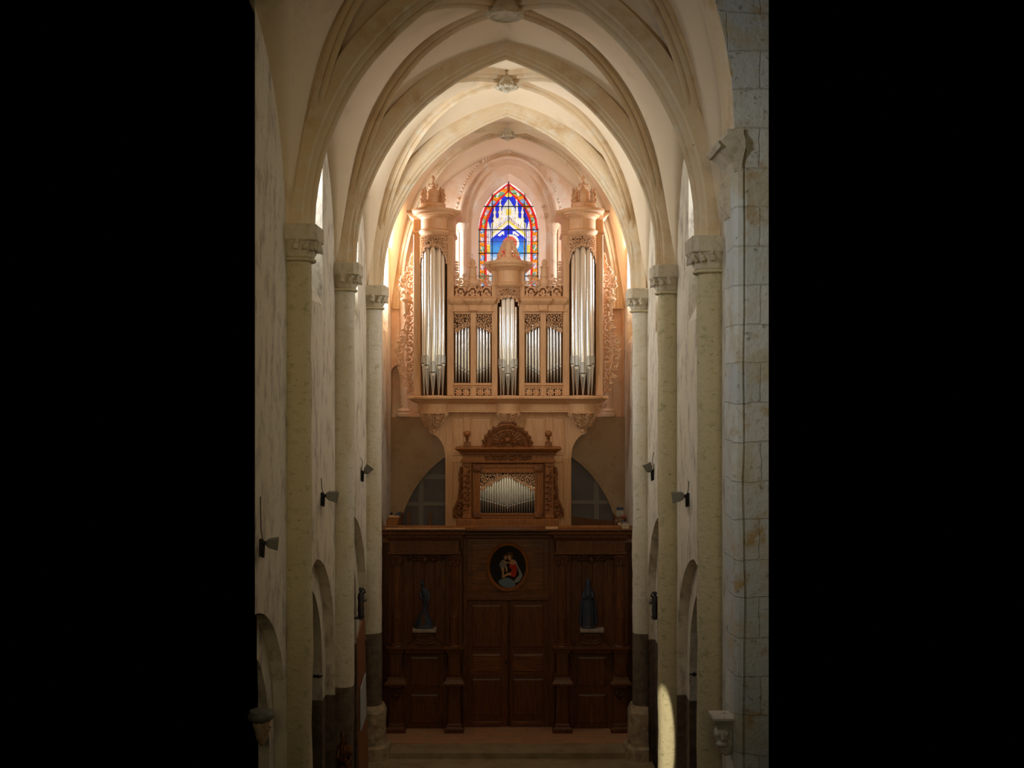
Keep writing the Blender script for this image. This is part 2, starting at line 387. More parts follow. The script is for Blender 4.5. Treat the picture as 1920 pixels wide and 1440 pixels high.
bmesh.ops.recalc_face_normals(bm, faces=bm.faces)
bmesh.ops.delete(bm, geom=[f for f in bm.faces if f.calc_center_median().x > 1.0 and f.calc_center_median().y < 17.25], context='FACES')
bm.normal_update()
if sum(f.normal.z for f in bm.faces) > 0: bmesh.ops.reverse_faces(bm, faces=bm.faces)
bm.to_mesh(ceil.data); bm.free()
md = ceil.modifiers.new('thickness', 'SOLIDIFY'); md.thickness = .22; md.offset = -1

PROF = [(-1, .66), (-1, .26), (-.84, .20), (-.72, .27), (-.60, .14), (-.46, .08), (-.36, .13), (-.28, .20), (-.22, .06), (-.12, 0), (0, -.02), (.12, 0), (.22, .06), (.28, .20), (.36, .13), (.46, .08), (.60, .14), (.72, .27), (.84, .20), (1, .26), (1, .66)]
#[(-1, .36), (-1, .20), (-.82, .15), (-.62, .17), (-.52, .09), (-.38, .05), (-.30, .09), (-.22, .02), (0, -.015), (.22, .02), (.30, .09), (.38, .05), (.52, .09), (.62, .17), (.82, .15), (1, .20), (1, .36)]
def sweep(m, pts, side, hw, drop=1.0, jit=.008):
    # pts: centre line in a vertical plane; side: horizontal unit vector across the rib
    R = []; n = len(pts)
    for i, p in enumerate(pts):
        t = (Vector(pts[min(i+1, n-1)])-Vector(pts[max(i-1, 0)])).normalized()
        nn = side.cross(t).normalized()
        if i == 0: base = nn
        R.append([Vector(p)+side*(hw*a)+nn*(d*drop) + noise.noise_vector(Vector(p)*1.7)*jit for a, d in PROF])
    return R
def arch_rib(yc, a, zs, h, hw, drop, n=26):
    L_ = []
    for i in range(n+1):
        t = (i/n)**1.5; L_.append((NX-a*(1-t), yc, zs+arc(a*t, a, h)))
    L_.insert(0, (NX-a, yc, zs-.25)); n += 1
    Rr = [(2*NX-x, y, z) for x, y, z in reversed(L_[:-1])]
    m = MB(); side = Vector((0, 1, 0))
    pts = L_+Rr; R = []
    n2 = len(pts)
    for i, p in enumerate(pts):
        if i == n: nn = Vector((0, 0, 1)); k_ = 1.12
        else:
            e = (pts[i+1] if i < n2-1 and i != n-1 else p); s0 = (pts[i-1] if i > 0 and i != n+1 else p)
            t = (Vector(e)-Vector(s0)).normalized(); nn = Vector((-t.z, 0, t.x)); k_ = 1
            if nn.z < 0: nn = -nn
            if abs(nn.z) < 1e-6: nn = Vector((-1 if p[0] < NX else 1, 0, 0))
        R.append([Vector(p)+side*(hw*q)+nn*(d*drop*k_)+noise.noise_vector(Vector(p)*1.7)*.01 for q, d in PROF])
    m.rings(R); return m
where = {18.6: ('the nearest', 'the nearest carved capitals'), 23.6: ('the middle', 'the middle pair of capitals'), 28.6: ('the farthest', 'the capitals beside the organ')}
for yc in (18.6, 23.6, 28.6):
    o = arch_rib(yc, 3.27, ZS, 4.45, .31 if yc < 20 else .25, .66).build('transverse_arch', M['rib'], ceil, smooth=50)
def diag(yc, b, sx, sy, hw=.18, drop=.78):
    L_ = math.hypot(W-.35, b-.12); d0 = Vector((-sx*(W-.35), -sy*(b-.12), 0)).normalized()
    c = Vector((NX+sx*(W-.35), yc+sy*(b-.12), 0)); pts = []
    for i in range(25):
        t = (i/24)**2.2; s = t*L_; p = c+d0*s; p.z = ZS+dprof(t, 4.60, 2.9 if yc < 18 else 2.4); pts.append(p)
    pts.insert(0, pts[0]-Vector((0, 0, .25)))
    side = Vector((-d0.y, d0.x, 0)); m = MB(); R = []
    for i, p in enumerate(pts):
        t = (pts[min(i+1, 25)]-pts[max(i-1, 0)]).normalized(); nn = (Vector((0, 0, 1))-t*t.z)
        if nn.length < .05: nn = -d0
        nn.normalize()
        R.append([p+side*(hw*q)+nn*(d*drop)+noise.noise_vector(p*1.7)*.01 for q, d in PROF])
    m.rings(R); return m
bayname = ['nearest vault bay', 'second vault bay', 'third vault bay', 'vault bay over the organ']
for bi, (yc, b, half) in enumerate(BAYS):
    for sx in (-1, 1):
        for sy in (-1, 1):
            if half and sy < 0: continue
            o = diag(yc, b, sx, sy).build('diagonal_rib', M['rib'], ceil, smooth=50)
# keystones
def keystone(yc, r, z0, label, leafy):
    m = MB(); m.lathe(NX, yc, [(r*.9, z0+.5), (r*.95, z0+.2), (r*.98, z0+.14), (r, z0+.08), (r*.96, z0+.02), (r*.8, z0), (r*.76, z0+.04), (r*.3, z0+.05)], 28)
    t = m.build('keystone', M['carved'], ceil, 40)
    m = MB()
    for i in range(12 if leafy else 8):
        a = 2*PI*i/(12 if leafy else 8); rr = r*(.98 if leafy else .9)
        m.sphere((NX+rr*math.cos(a), yc+rr*math.sin(a), z0+.05), r*(.24 if leafy else .14), 8, 6, (1, 1, .7))
    if leafy: m.sphere((NX, yc, z0+.0), r*.42, 10, 6, (1, 1, .8))
    m.build('carved_leaves', M['carved'], t, 60)
keystone(21.1, .36, 16.93, 'large round keystone with a plain disc face, at the top edge over the second bay', False)
keystone(26.1, .25, 16.90, 'small leafy keystone hanging at the crown of the third vault bay', True)
keystone(31.4, .23, 16.93, 'small leafy keystone hanging above the stained glass window', True)

# ------------------------------------------------------------------ engaged columns
def column(sg, yc, ztop, mt, label, base=False):
    X = NX+sg*W; t = thing('engaged_column', label, 'column', (X, yc, 0 if base else -.2))
    def ring(pr, hd, z, n=18, j=0.0):
        out = []
        for i in range(n+1):
            a = -PI/2+PI*i/n; c = max(math.cos(a), 0)**.62; s_ = math.copysign(abs(math.sin(a))**.75, math.sin(a))
            p = Vector((X-sg*(pr*c), yc+hd*s_, z))
            if j: v = noise.noise_vector(Vector((p.x*2, p.y*2, z*.9+yc*3)))*j; v2 = noise.noise_vector(p*7)*j*.35; p += Vector((v.x+v2.x, v.y+v2.y, 0))*(c*.7+.3)
            out.append(p)
        out.append(Vector((X+sg*.02, yc+hd*.9, z))); out.insert(0, Vector((X+sg*.02, yc-hd*.9, z)))
        return out
    m = MB(); R = []; z = 1.35 if base else -.2; zt = ztop-.62
    nseg = 60
    for i in range(nseg+1): R.append(ring(.365, .275, z+(zt-z)*i/nseg, j=.026))
    m.rings(R); m.build('shaft', mt, t, 60)
    m = MB(); z = ztop-.62
    R = [ring(.40, .32, z), ring(.435, .35, z+.02), ring(.435, .35, z+.055), ring(.40, .32, z+.075)]
    m.rings(R); m.build('astragal', M['column'], t, 50)
    m = MB(); R = []
    for i in range(9):
        q = i/8; z = ztop-.55+.27*q; g = .03*q+.09*q**2.5
        rg = ring(.39+g, .31+g, z, n=48)
        for k_, p in enumerate(rg[1:-1]):
            amp = .035*abs(math.sin(k_*PI/8))*math.sin(PI*min(q*1.15, 1))
            p.x -= sg*amp; p.y += amp*(1 if p.y > yc else -1)*.6
        R.append(rg)
    m.rings(R)
    # curled leaf tips
    for k_ in range(7):
        a = -PI/2+PI*(k_+.5)/7; c = max(math.cos(a), 0)**.62; s_ = math.copysign(abs(math.sin(a))**.75, math.sin(a))
        px, py = X-sg*.48*c, yc+.41*s_
        pts = [(px-sg*-.05*c, py, ztop-.42), (px, py, ztop-.33), (px-sg*.03*c, py+.03*s_, ztop-.285), (px-sg*.04*c, py+.04*s_, ztop-.325)]
        m.tube(pts, [.055, .05, .04, .025], 10)
    # scalloped edge
    for k_ in range(5):
        y0 = yc-.30+.15*k_
        m.tube([(X-sg*.482, y0-.07+.14*u/6+.0, ztop-.43+.1*math.sin(PI*u/6)) for u in range(7)], .018, 6)
    m.build('capital', M['carved'], t, 85)
    m = MB(); R = []
    for pr, hd, z in ((.50, .42, ztop-.28), (.52, .44, ztop-.26), (.52, .44, ztop-.03), (.50, .42, ztop)):
        R.append([Vector((X+sg*.02, yc-hd, z)), Vector((X-sg*(pr-.1), yc-hd, z)), Vector((X-sg*pr, yc-hd+.1, z)), Vector((X-sg*pr, yc+hd-.1, z)), Vector((X-sg*(pr-.1), yc+hd, z)), Vector((X+sg*.02, yc+hd, z))])
    m.rings(R); m.build('abacus', M['carved'], t)
    if base:
        m = MB(); R = []
        for pr, hd, z, j in ((.62, .56, .0, .02), (.60, .54, .30, .03), (.50, .44, .36, .03), (.48, .42, .8, .05), (.50, .44, 1.2, .04), (.42, .34, 1.36, .02)):
            R.append(ring(pr, hd, z, n=14, j=j))
        m.rings(R); m.build('pedestal', M['plinth'], t, 30)
column(-1, 18.6, 12.5, M['column'], 'stained engaged column on the left wall, nearest and tallest in view')
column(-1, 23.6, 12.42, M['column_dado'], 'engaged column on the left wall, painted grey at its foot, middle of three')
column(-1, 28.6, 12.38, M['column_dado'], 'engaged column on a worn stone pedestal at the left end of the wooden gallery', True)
column(1, 18.6, 12.3, M['column'], 'yellowish engaged column on the right wall beside the ashlar pier')
column(1, 23.6, 12.36, M['column'], 'engaged column on the right wall with sunlight on its lower shaft')
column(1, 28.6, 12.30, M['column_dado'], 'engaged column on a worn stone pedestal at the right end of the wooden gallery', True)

# ------------------------------------------------------------------ big ashlar pier on the right
PX = 3.42; XE = 3.935
t = thing('ashlar_pier', 'massive pier of grey dressed stone blocks at the right edge', 'pier', (PX+.3, 17, -.2))
plan = [(XE, 16.6), (PX+.17, 16.6), (PX+.145, 16.66), (PX+.12, 16.60), (PX+.05, 16.62), (PX, 16.70), (PX, 17.38), (PX+.1, 17.42), (XE, 17.42)]
m = MB(); R = []; ZI = fz(292, 17.1)
for i in range(80):
    z = -.2+(ZI+.3+.2)*i/79
    R.append([Vector((x+(noise.noise(Vector((x, y, z*1.5)))*.03 if x < PX+.18 else 0), y+(noise.noise(Vector((x*2, 5, z*1.3)))*.025 if y < 16.7 and x < XE-.1 else 0), z)) for x, y in plan])
m.rings(R); m.build('shaft', M['pier'], t, 30)
# impost with cable moulding
m = MB()
R = []
for dx, z in ((.0, ZI-.34), (.05, ZI-.20), (.16, ZI-.06), (.22, ZI+.0), (.22, ZI+.12), (.12, ZI+.22), (.12, ZI+.30)):
    R.append([Vector((PX+.13+dx*.2, 16.64, z)), Vector((PX+.10+dx*.2, 16.60-dx*.4, z)), Vector((PX-dx, 16.62-dx*.3, z)), Vector((PX-dx, 17.42, z)), Vector((PX+.13, 17.42, z))])
m.rings(R); m.build('impost', M['carved'], t)
m = MB()
for i in range(15):
    y0 = 16.5+i*.062
    m.tube([(PX-.235, y0, ZI-.0), (PX-.265, y0+.05, ZI+.055), (PX-.235, y0+.10, ZI+.11)], [.03, .045, .03], 6)
m.build('cable_moulding', M['carved'], t, 60)
m = MB()
R = []
for dx, z in ((-.05, ZI-1.05), (.03, ZI-.98), (.10, ZI-.80), (.12, ZI-.60), (.06, ZI-.52), (.10, ZI-.44), (.05, ZI-.34)):
    R.append([Vector((PX+.2, 16.9-.0, z)), Vector((PX-dx, 16.95, z)), Vector((PX-dx, 17.35, z)), Vector((PX+.2, 17.4, z))])
m.rings(R); m.build('corbel', M['carved'], t)
# chancel arch rising from the impost
def chancel():
    R0 = 6.9; xs = PX-.04; fr, so_ = MB(), MB(); crv = []
    for i in range(30):
        a = 0.62*i/29; crv.append((xs-(R0-R0*math.cos(a)), ZI+.28+R0*math.sin(a)))
    R = []
    for i, (x, z) in enumerate(crv):
        wob = noise.noise(Vector((x*3, 1, z*2)))*.02
        R.append([Vector((x+.03+wob, 16.62, z)), Vector((x+wob, 16.68, z)), Vector((x+wob*.5, 17.42, z)), Vector((XE, 17.42, z)), Vector((XE, 16.62, z))])
    so_.rings(R); soff = so_.build('springing_arch', M['rib'], t, smooth=30)
    poly = [(x+.03, z) for x, z in crv]+[(XE, crv[-1][1]), (XE, ZI+.28)]
    fr.prism(poly, 16.6, 16.63); fr.build('spandrel', M['pier'], t)
chancel()

# ------------------------------------------------------------------ floors
m = MB(); m.box(XL-.1, XR+.1, YCUT+.8, 28.32, -.3, 0); struct(m.build('floor', M['flag']))
m = MB(); m.box(XL-.1, XR+.1, 28.3, 29.05, -.3, .15, 0); struct(m.build('trim_1', M['flag']))
m = MB(); m.box(XL-.1, XR+.1, 29.05, 34.6, -.3, .16); struct(m.build('floor.001', M['tile']))

# ------------------------------------------------------------------ west wall with its blind arcade, window, arch
YW = 34.2
def warch(px_c, hw_px, y_bot, y_spring, y_top, Y, n=14, ell=False):
    arc = (lambda s, a, h: h*math.sqrt(max(0, 1-(1-s/a)**2))) if ell else globals()['arc']
    a = hw_px*Y/F; zs = fz(y_spring, Y); h = fz(y_top, Y)-zs; xc = fx(px_c, Y); zb = fz(y_bot, Y)
    p = [(xc-a, zb)]
    for i in range(n+1): s = a*(i/n)**1.5; p.append((xc-a+s, zs+arc(s, a, h)))
    for i in range(n-1, -1, -1): s = a*(i/n)**1.5; p.append((xc+a-s, zs+arc(s, a, h)))
    p.append((xc+a, zb)); return p
m = MB(); m.box(XL-.2, XR+.2, YW, YW+1.0, -.3, 18.4)
wb = struct(m.build('wall_back', M['westwall']))
def cb(poly, y0, y1):
    c = MB(); c.prism(poly, y0, y1); return c.build('c', M['westwall'])
def splay(px_c, a1, a2, yb, ys, t1, t2, y0, y1):
    c = MB(); A = warch(px_c, a1, yb, ys, t1, y0); B = warch(px_c, a2, yb-6, ys, t2, y1)
    n = len(A); c.add([(x, y0, z) for x, z in A]+[(x, y1, z) for x, z in B], [tuple(range(n)), tuple(range(2*n-1, n-1, -1))]+[(i, (i+1) % n, n+(i+1) % n, n+i) for i in range(n)])
    return c.build('c', M['westwall'])
cut(wb, [cb(warch(953.5, 93, 640, 425, 294, YW, 20, True), YW-.2, YW+.10), cb(warch(953.5, 80, 640, 425, 309, YW, 20, True), YW, YW+.22),
         splay(953.5, 74, 57, 590, 432, 320, 340, YW+.1, YW+.62), cb(warch(953.5, 57, 560, 432, 340, YW+.5), YW+.5, YW+1.3),
         cb(warch(745, 11.5, 781, 700, 684, YW), YW-.1, YW+.3), cb(warch(1156, 11.5, 781, 600, 560, YW), YW-.1, YW+.16)])
# lower part of the west wall stands proud, with a wide round arch
m = MB(); Y0 = YW-.18; m.box(XL-.1, XR+.1, Y0, YW, -.2, fz(782, Y0)); wl = struct(m.build('wall_back.001', M['westlow']))
rr = 207*Y0/F; xc = fx(953, Y0); zc = fz(1027, Y0)
poly = [(xc+rr*math.cos(PI*i/40), zc+rr*math.sin(PI*i/40)) for i in range(41)]
poly = [(xc+rr, 2.0)]+poly+[(xc-rr, 2.0)]
cut(wl, [cb(poly, Y0-.1, YW+.2)])
m = MB(); poly2 = [(xc+(x-xc)*.999, z) for x, z in poly]; m.prism(poly2, YW-.02, YW-.0)
gp = tag(m.build('glazed_partition', M['greyglass']), 'dull grey glazed partition filling the low round arch behind the gallery', 'partition')
m = MB()
for px in (790, 1118): m.box(fx(px-4.5, YW), fx(px+4.5, YW), YW-.05, YW-.02, 5.2, fz(880, YW))
m.box(fx(757, YW), fx(835, YW), YW-.055, YW-.02, fz(948, YW), fz(941, YW)); m.box(fx(782, YW), fx(835, YW), YW-.055, YW-.02, fz(898, YW), fz(889, YW))
m.box(fx(1072, YW), fx(1146, YW), YW-.055, YW-.02, fz(945, YW), fz(938, YW))
m.build('glazing_bar', M['greybar'], gp)
# responds and mouldings framing the window recess
def respond(px, top, bot, label, r=.13):
    Y = YW-.02; x = fx(px, Y); z0, z1 = fz(bot, Y), fz(top, Y)
    m = MB(); m.lathe(x, Y, [(r, z0+.25), (r, z1-.2)], 14); t = m.build('wall_shaft', M['westwall'], wb, 40)
    m = MB(); m.lathe(x, Y, [(r*1.9, z0), (r*1.9, z0+.1), (r*1.4, z0+.13), (r*1.6, z0+.19), (r*1.1, z0+.26)], 14); m.build('base', M['westwall'], t, 40)
    m = MB(); m.lathe(x, Y, [(r, z1-.2), (r*1.2, z1-.18), (r*1.1, z1-.12), (r*1.8, z1), (r*1.8, z1+.1)], 14); m.build('capital', M['westwall'], t, 40)
respond(757, 545, 781, 'pink plastered wall shaft left of the large organ case, on the ledge')
respond(1141, 545, 781, 'pink plastered wall shaft right of the large organ case, on the ledge')
respond(868, 425, 640, 'thin shaft on the left jamb of the stained glass window recess', .10)
respond(1038, 425, 640, 'thin shaft on the right jamb of the stained glass window recess', .10)
def ring_tube(hw, ys, yt, Y, r, bump=0):
    p = warch(953.5, hw, ys, ys, yt, Y, 30, True)[1:-1]; m = MB()
    if not bump: m.tube([(x, Y, z) for x, z in p], r, 8)
    else:
        acc = 0; last = p[0]
        for q in p[1:]:
            l = math.hypot(q[0]-last[0], q[1]-last[1])
            k = max(1, int(l/.11))
            for i in range(k):
                u = (i+random.uniform(-.2, .2))/k
                if random.random() < .85: m.sphere((last[0]+(q[0]-last[0])*u, Y, last[1]+(q[1]-last[1])*u), r*random.uniform(.7, 1.2), 6, 4, (1, .8, 1))
            last = q
    return m
m = ring_tube(93, 425, 294, YW, .06); m.build('arch_moulding', M['westwall'], wb, smooth=60)
m = ring_tube(101, 425, 284, YW, .045, 1); m.build('beaded_moulding', M['westwall'], wb, smooth=60)

# ------------------------------------------------------------------ stained glass window
YG = YW+.66
def lerp_tab(tab, y):
    if y <= tab[0][0]: return tab[0][1]
    for (a, b), (c, d) in zip(tab, tab[1:]):
        if y <= c: return b+(d-b)*(y-a)/(c-a)
    return tab[-1][1]
RED = (.75, .015, .02); WHT = (.95, .95, .98); BLU = (.012, .035, .72); ORG = (.95, .30, .012); GRN = (.05, .33, .13); YEL = (.95, .75, .12); LBL = (.08, .30, .75); PUR = (.5, .3, .42); LEAD = (.01, .01, .01); PALE = (.80, .82, .78); BRN = (.35, .15, .10)
T1 = [(344, 0), (366, 29), (390, 44), (411, 52), (432, 55)]; T2 = [(358, 0), (375, 18), (394, 33), (414, 41), (431, 43)]
def mixc(a, b, t): t = max(0, min(1, t)); return tuple(p+(q-p)*t for p, q in zip(a, b))
def glass(px, py):
    c = glass_(px, py)
    if abs(py-409) < .4 or abs(py-453) < .4 or abs(py-497) < .4: c = mixc(c, LEAD, .75)
    return c
def glass_(px, py):
    x = px-953.5; ax = abs(x); w1 = lerp_tab(T1, py); w2 = lerp_tab(T2, py)
    if py > 432: w1 = 54.5
    if ax > w1+1.2: return WHT if (int(py) % 17) else PALE
    if py < 432 and ax > w1-3.2: return RED
    if py >= 432 and ax > w1-.5: return LEAD
    if py < 432 and ax > w1-3.8: return LEAD
    if ax > w2+1.6:
        if ax < w2+2.3: return LEAD
        if (py*1.0+ax*.3) % 8.5 < .7: return LEAD
        mid = (w1+w2)/2; k = (py+(0 if x < 0 else 3)) % 17; kind = int((py+(0 if x < 0 else 3))//17) % 3
        q = (ax-mid)/max(1, (w1-w2)/2)
        if (k-8)**2/34+((q-.2*math.sin(k*.7)))**2/.55 < 1:
            c = (GRN, LBL, PUR)[kind]
            if abs(q-.3+(k-8)*.08) < .22: c = mixc(c, WHT, .75)
            return mixc(c, WHT, .25) if k < 8 else c
        return ORG if (math.sin(py*1.1+ax) > -.7) else (.8, .2, .01)
    if ax > w2-2.2: return RED
    # inside
    if py < 372 and (ax-3)**2+(py-365)**2 < 20: return YEL
    for pxx, y0, y1 in ((15.5, 372, 414), (26, 388, 424)):
        if y0 < py < y1:
            wd = .8+(py-y0)*.055+(1.2 if int(py/4) % 3 == 0 else 0)
            if abs(ax-pxx) < wd: return WHT if x*0+abs(ax-pxx) < wd*.6 else YEL
    if 374 < py < 392 and ax < (py-374)*.62+1.5: return PALE if (x < 0) else mixc(PALE, GRN, .12)
    if 392 <= py < 404 and ax < 12: return YEL if ax < 5 else PALE
    g = 404+ax*.82
    if ax < 33 and 402 <= py < g+22 and py > 392 and g-12 < py:
        if py < g: return WHT if ax < 14 or int(ax) % 3 else PALE
        if py < g+7.5:
            if py < g+1.2 or py > g+6.5: return WHT
            return (BRN if x > 0 else (.55, .5, .5)) if int(ax/1.6) % 2 else WHT
        if py < g+10: return LEAD if py < g+8.2 else YEL
        if py < g+13: return YEL if x > 0 else mixc(YEL, WHT, .4)
        if py < g+17 and py < 436+ax*.5+2.5*math.sin(ax*.8): return WHT
    # side pinnacles and columns
    if 34 < ax < 42.5:
        if py < 416: return BLU
        if py < 430: return PALE if abs(ax-38) < (py-414)*.25 else BLU
        if py < 459: return (.45, .45, .5) if int(py) % 12 in (0, 1) or abs(ax-38) < 1 else WHT
        if py < 474: return YEL if math.sin(py*1.3)+math.sin(ax*2) > -.5 else (.6, .4, .05)
        return mixc(WHT, (.75, .45, .3), .35+.35*math.sin(ax*1.2))
    # field
    sky = mixc(BLU, (.06, .35, .9), (py-445)/20)
    sky = mixc(sky, (.75, .9, 1), (py-474)/16)
    d = math.hypot(x-3, py-456)
    if py > 440 and 13 < d < 17 and x > -2: return (1, 1, .9)
    if py > 440 and d <= 13: return (.45, .28, .25) if d < 6 else mixc(RED, (.6, .3, .2), .4)
    if py > 462 and ax < 10+(py-462)*.55 and py < 500: return RED if math.sin(x*.9+py*.4) > -.5 else (.35, .02, .05)
    if py > 500 and ax < 30: return mixc(RED, BLU, .5+.5*math.sin(x*.3))
    if 28.5 < x < 30.5 and py > 450: return (.45, .25, .1)
    if 434 < py < 452 and 8 < ax < 33 and py > 424+ax*.82 and py < 438+abs(math.sin(ax*.28))*5: return WHT
    return sky
wt = struct(bpy.data.objects.new('window_7', None)); COL.objects.link(wt); wt.location = (fx(953.5, YG), YG, fz(560, YG))
PXW = 57.5
def halfw(py):
    if py > 432: return PXW
    R_ = (PXW**2+92**2)/(2*PXW); return math.sqrt(max(0, R_*R_-(432-py)**2))-(R_-PXW) if py > 340 else 0
vsx = []; fcs = []; cols = []; st = .6; idx = {}
def vid(i, j):
    if (i, j) not in idx:
        idx[(i, j)] = len(vsx); px = 953.5-PXW+i*st; py = 339+j*st
        vsx.append((fx(px, YG), YG, fz(py, YG)))
    return idx[(i, j)]
nx_ = int(2*PXW/st); ny_ = int((560-339)/st)
for j in range(ny_):
    for i in range(nx_):
        px = 953.5-PXW+(i+.5)*st; py = 339+(j+.5)*st
        if abs(px-953.5) <= halfw(py)+.4:
            fcs.append((vid(i, j), vid(i+1, j), vid(i+1, j+1), vid(i, j+1)))
            c = glass(px, py); f = .82+.3*noise.noise(Vector((px*.4, py*.4, 3)))
            f *= .75 if noise.noise(Vector((px*.12, py*.16, 9))) > .35 else 1
            cols.append(tuple(min(1, v*f) for v in c))
me = bpy.data.meshes.new('pane'); me.from_pydata([tuple(Vector(v)-wt.location) for v in vsx], [], fcs)
ca = me.color_attributes.new('glass', 'FLOAT_COLOR', 'CORNER')
buf = []
for p, c in zip(me.polygons, cols): buf += [*c, 1]*p.loop_total
ca.data.foreach_set('color', buf)
gm = bpy.data.materials.new('stained_glass'); gm.use_nodes = True
N = gm.node_tree.nodes; L = gm.node_tree.links; at = N.new('ShaderNodeAttribute'); at.attribute_name = 'glass'
L.new(at.outputs['Color'], N['Principled BSDF'].inputs['Base Color']); L.new(at.outputs['Color'], N['Principled BSDF'].inputs['Emission Color'])
N['Principled BSDF'].inputs['Emission Strength'].default_value = 0.72; N['Principled BSDF'].inputs['Roughness'].default_value = .3
me.materials.append(gm); pane = bpy.data.objects.new('pane', me); COL.objects.link(pane); pane.parent = wt
md = pane.modifiers.new('t', 'SOLIDIFY'); md.thickness = .012; md.offset = 0
for py in (387.5, 431, 475, 518):
    m = MB(); hw = halfw(py)+.5; m.box(fx(953.5-hw, YG), fx(953.5+hw, YG), YG-.04, YG-.01, fz(py+.8, YG), fz(py-.8, YG)); m.build('saddle_bar', M['iron'], wt)
for px in (923, 953.5, 984):
    m = MB(); yt = 339
    while halfw(yt+1) < abs(px-953.5): yt += 1
    m.box(fx(px-.7, YG), fx(px+.7, YG), YG-.045, YG-.012, fz(560, YG), fz(yt, YG)); m.build('stanchion', M['iron'], wt)
p = warch(953.5, PXW, 560, 432, 340, YG, 20)[:-1]
m = MB(); m.tube([(x, YG-.02, z) for x, z in p]+[p[-1] and (warch(953.5, PXW, 560, 432, 340, YG, 20)[-1][0], YG-.02, fz(560, YG))], .022, 6); m.build('frame', M['iron'], wt, 60)

# ------------------------------------------------------------------ the large organ
YC = 32.0; CX = 953
def bx(m, x0, x1, y0, y1, Yf, Yb, bev=0.0): m.box(fx(x0, Yf), fx(x1, Yf), Yf, Yb, fz(y1, Yf), fz(y0, Yf), bev)
def entab(m, x0, x1, Yf, Yb, prof):         # prof: (projection, py)
    X0, X1 = fx(x0, Yf), fx(x1, Yf); R = []
    for d, py in prof:
        z = fz(py, Yf); R.append([Vector((X0-d, Yb, z)), Vector((X0-d, Yf-d, z)), Vector((X1+d, Yf-d, z)), Vector((X1+d, Yb, z))])
    m.rings(R)
def drum(m, px, Y, prof, seg=24, sy=.9):    # prof: (radius, py) - half round, facing the nave
    m.lathe(fx(px, Y), Y, [(r, fz(py, Y)) for r, py in prof], seg, PI, 2*PI, sy)
def panel(m, x0, x1, y0, y1, Y, b=2.2, proud=.03):   # raised field with a moulded border, front on plane Y
    X0, X1 = fx(x0, Y), fx(x1, Y); Z0, Z1 = fz(y1, Y), fz(y0, Y); s_ = b*Y/F
    R = []
    for d, dep in ((0, 0), (s_*.15, -.022), (s_*.55, -.022), (s_*.8, .0), (s_, .012), (s_*1.5, -.004), (s_*3.2, -proud*.6)):
        d = min(d, .48*(X1-X0), .48*(Z1-Z0)); R.append([Vector((X0+d, Y+dep, Z0+d)), Vector((X1-d, Y+dep, Z0+d)), Vector((X1-d, Y+dep, Z1-d)), Vector((X0+d, Y+dep, Z1-d))])
    m.rings(R)
def frame(m, X0, X1, Z0, Z1, Y, wd, th):
    for a in ((X0, X1, Z0, Z0+wd), (X0, X1, Z1-wd, Z1), (X0, X0+wd, Z0, Z1), (X1-wd, X1, Z0, Z1)): m.box(a[0], a[1], Y-th, Y, a[2], a[3], wd*.3)

org = thing('pipe_organ', 'tall light oak organ case with three pipe towers below the stained glass window', 'organ', (fx(CX, YC), YC, 5.3))
OAK = M['oak']; CARV = M['oakcarve']
# bracketed lower body
def mir(l): return [(2*CX-x, y) for x, y in reversed(l)]
half = [(CX-168, 772), (CX-166, 780), (CX-162, 789), (CX-156, 797), (CX-148, 803), (CX-147, 812), (CX-139, 815), (CX-131, 821), (CX-125, 829), (CX-121, 838), (CX-119, 848), (CX-118, 858), (CX-118, 995)]
poly = half+mir(half)
m = MB(); m.prism([(fx(x, YC+.1), fz(y, YC+.1)) for x, y in poly], YC+.1, YC+.2); m.build('lower_front', OAK, org)
m = MB(); bx(m, CX-117, CX+117, 858, 996, YC+.2, YC+1.0); bx(m, CX-158, CX+158, 773, 800, YC+.2, YC+1.0); m.build('lower_body', OAK, org)
for s_ in (-1, 1):
    for (a, b, y0, y1) in ((83, 105, 783, 853), (30, 70, 783, 853), (83, 105, 866, 946), (83, 105, 951, 990)):
        x0, x1 = (CX-b, CX-a) if s_ < 0 else (CX+a, CX+b)
        m = MB(); panel(m, x0, x1, y0, y1, YC+.095, 1.4); m.build('panel', OAK, org)
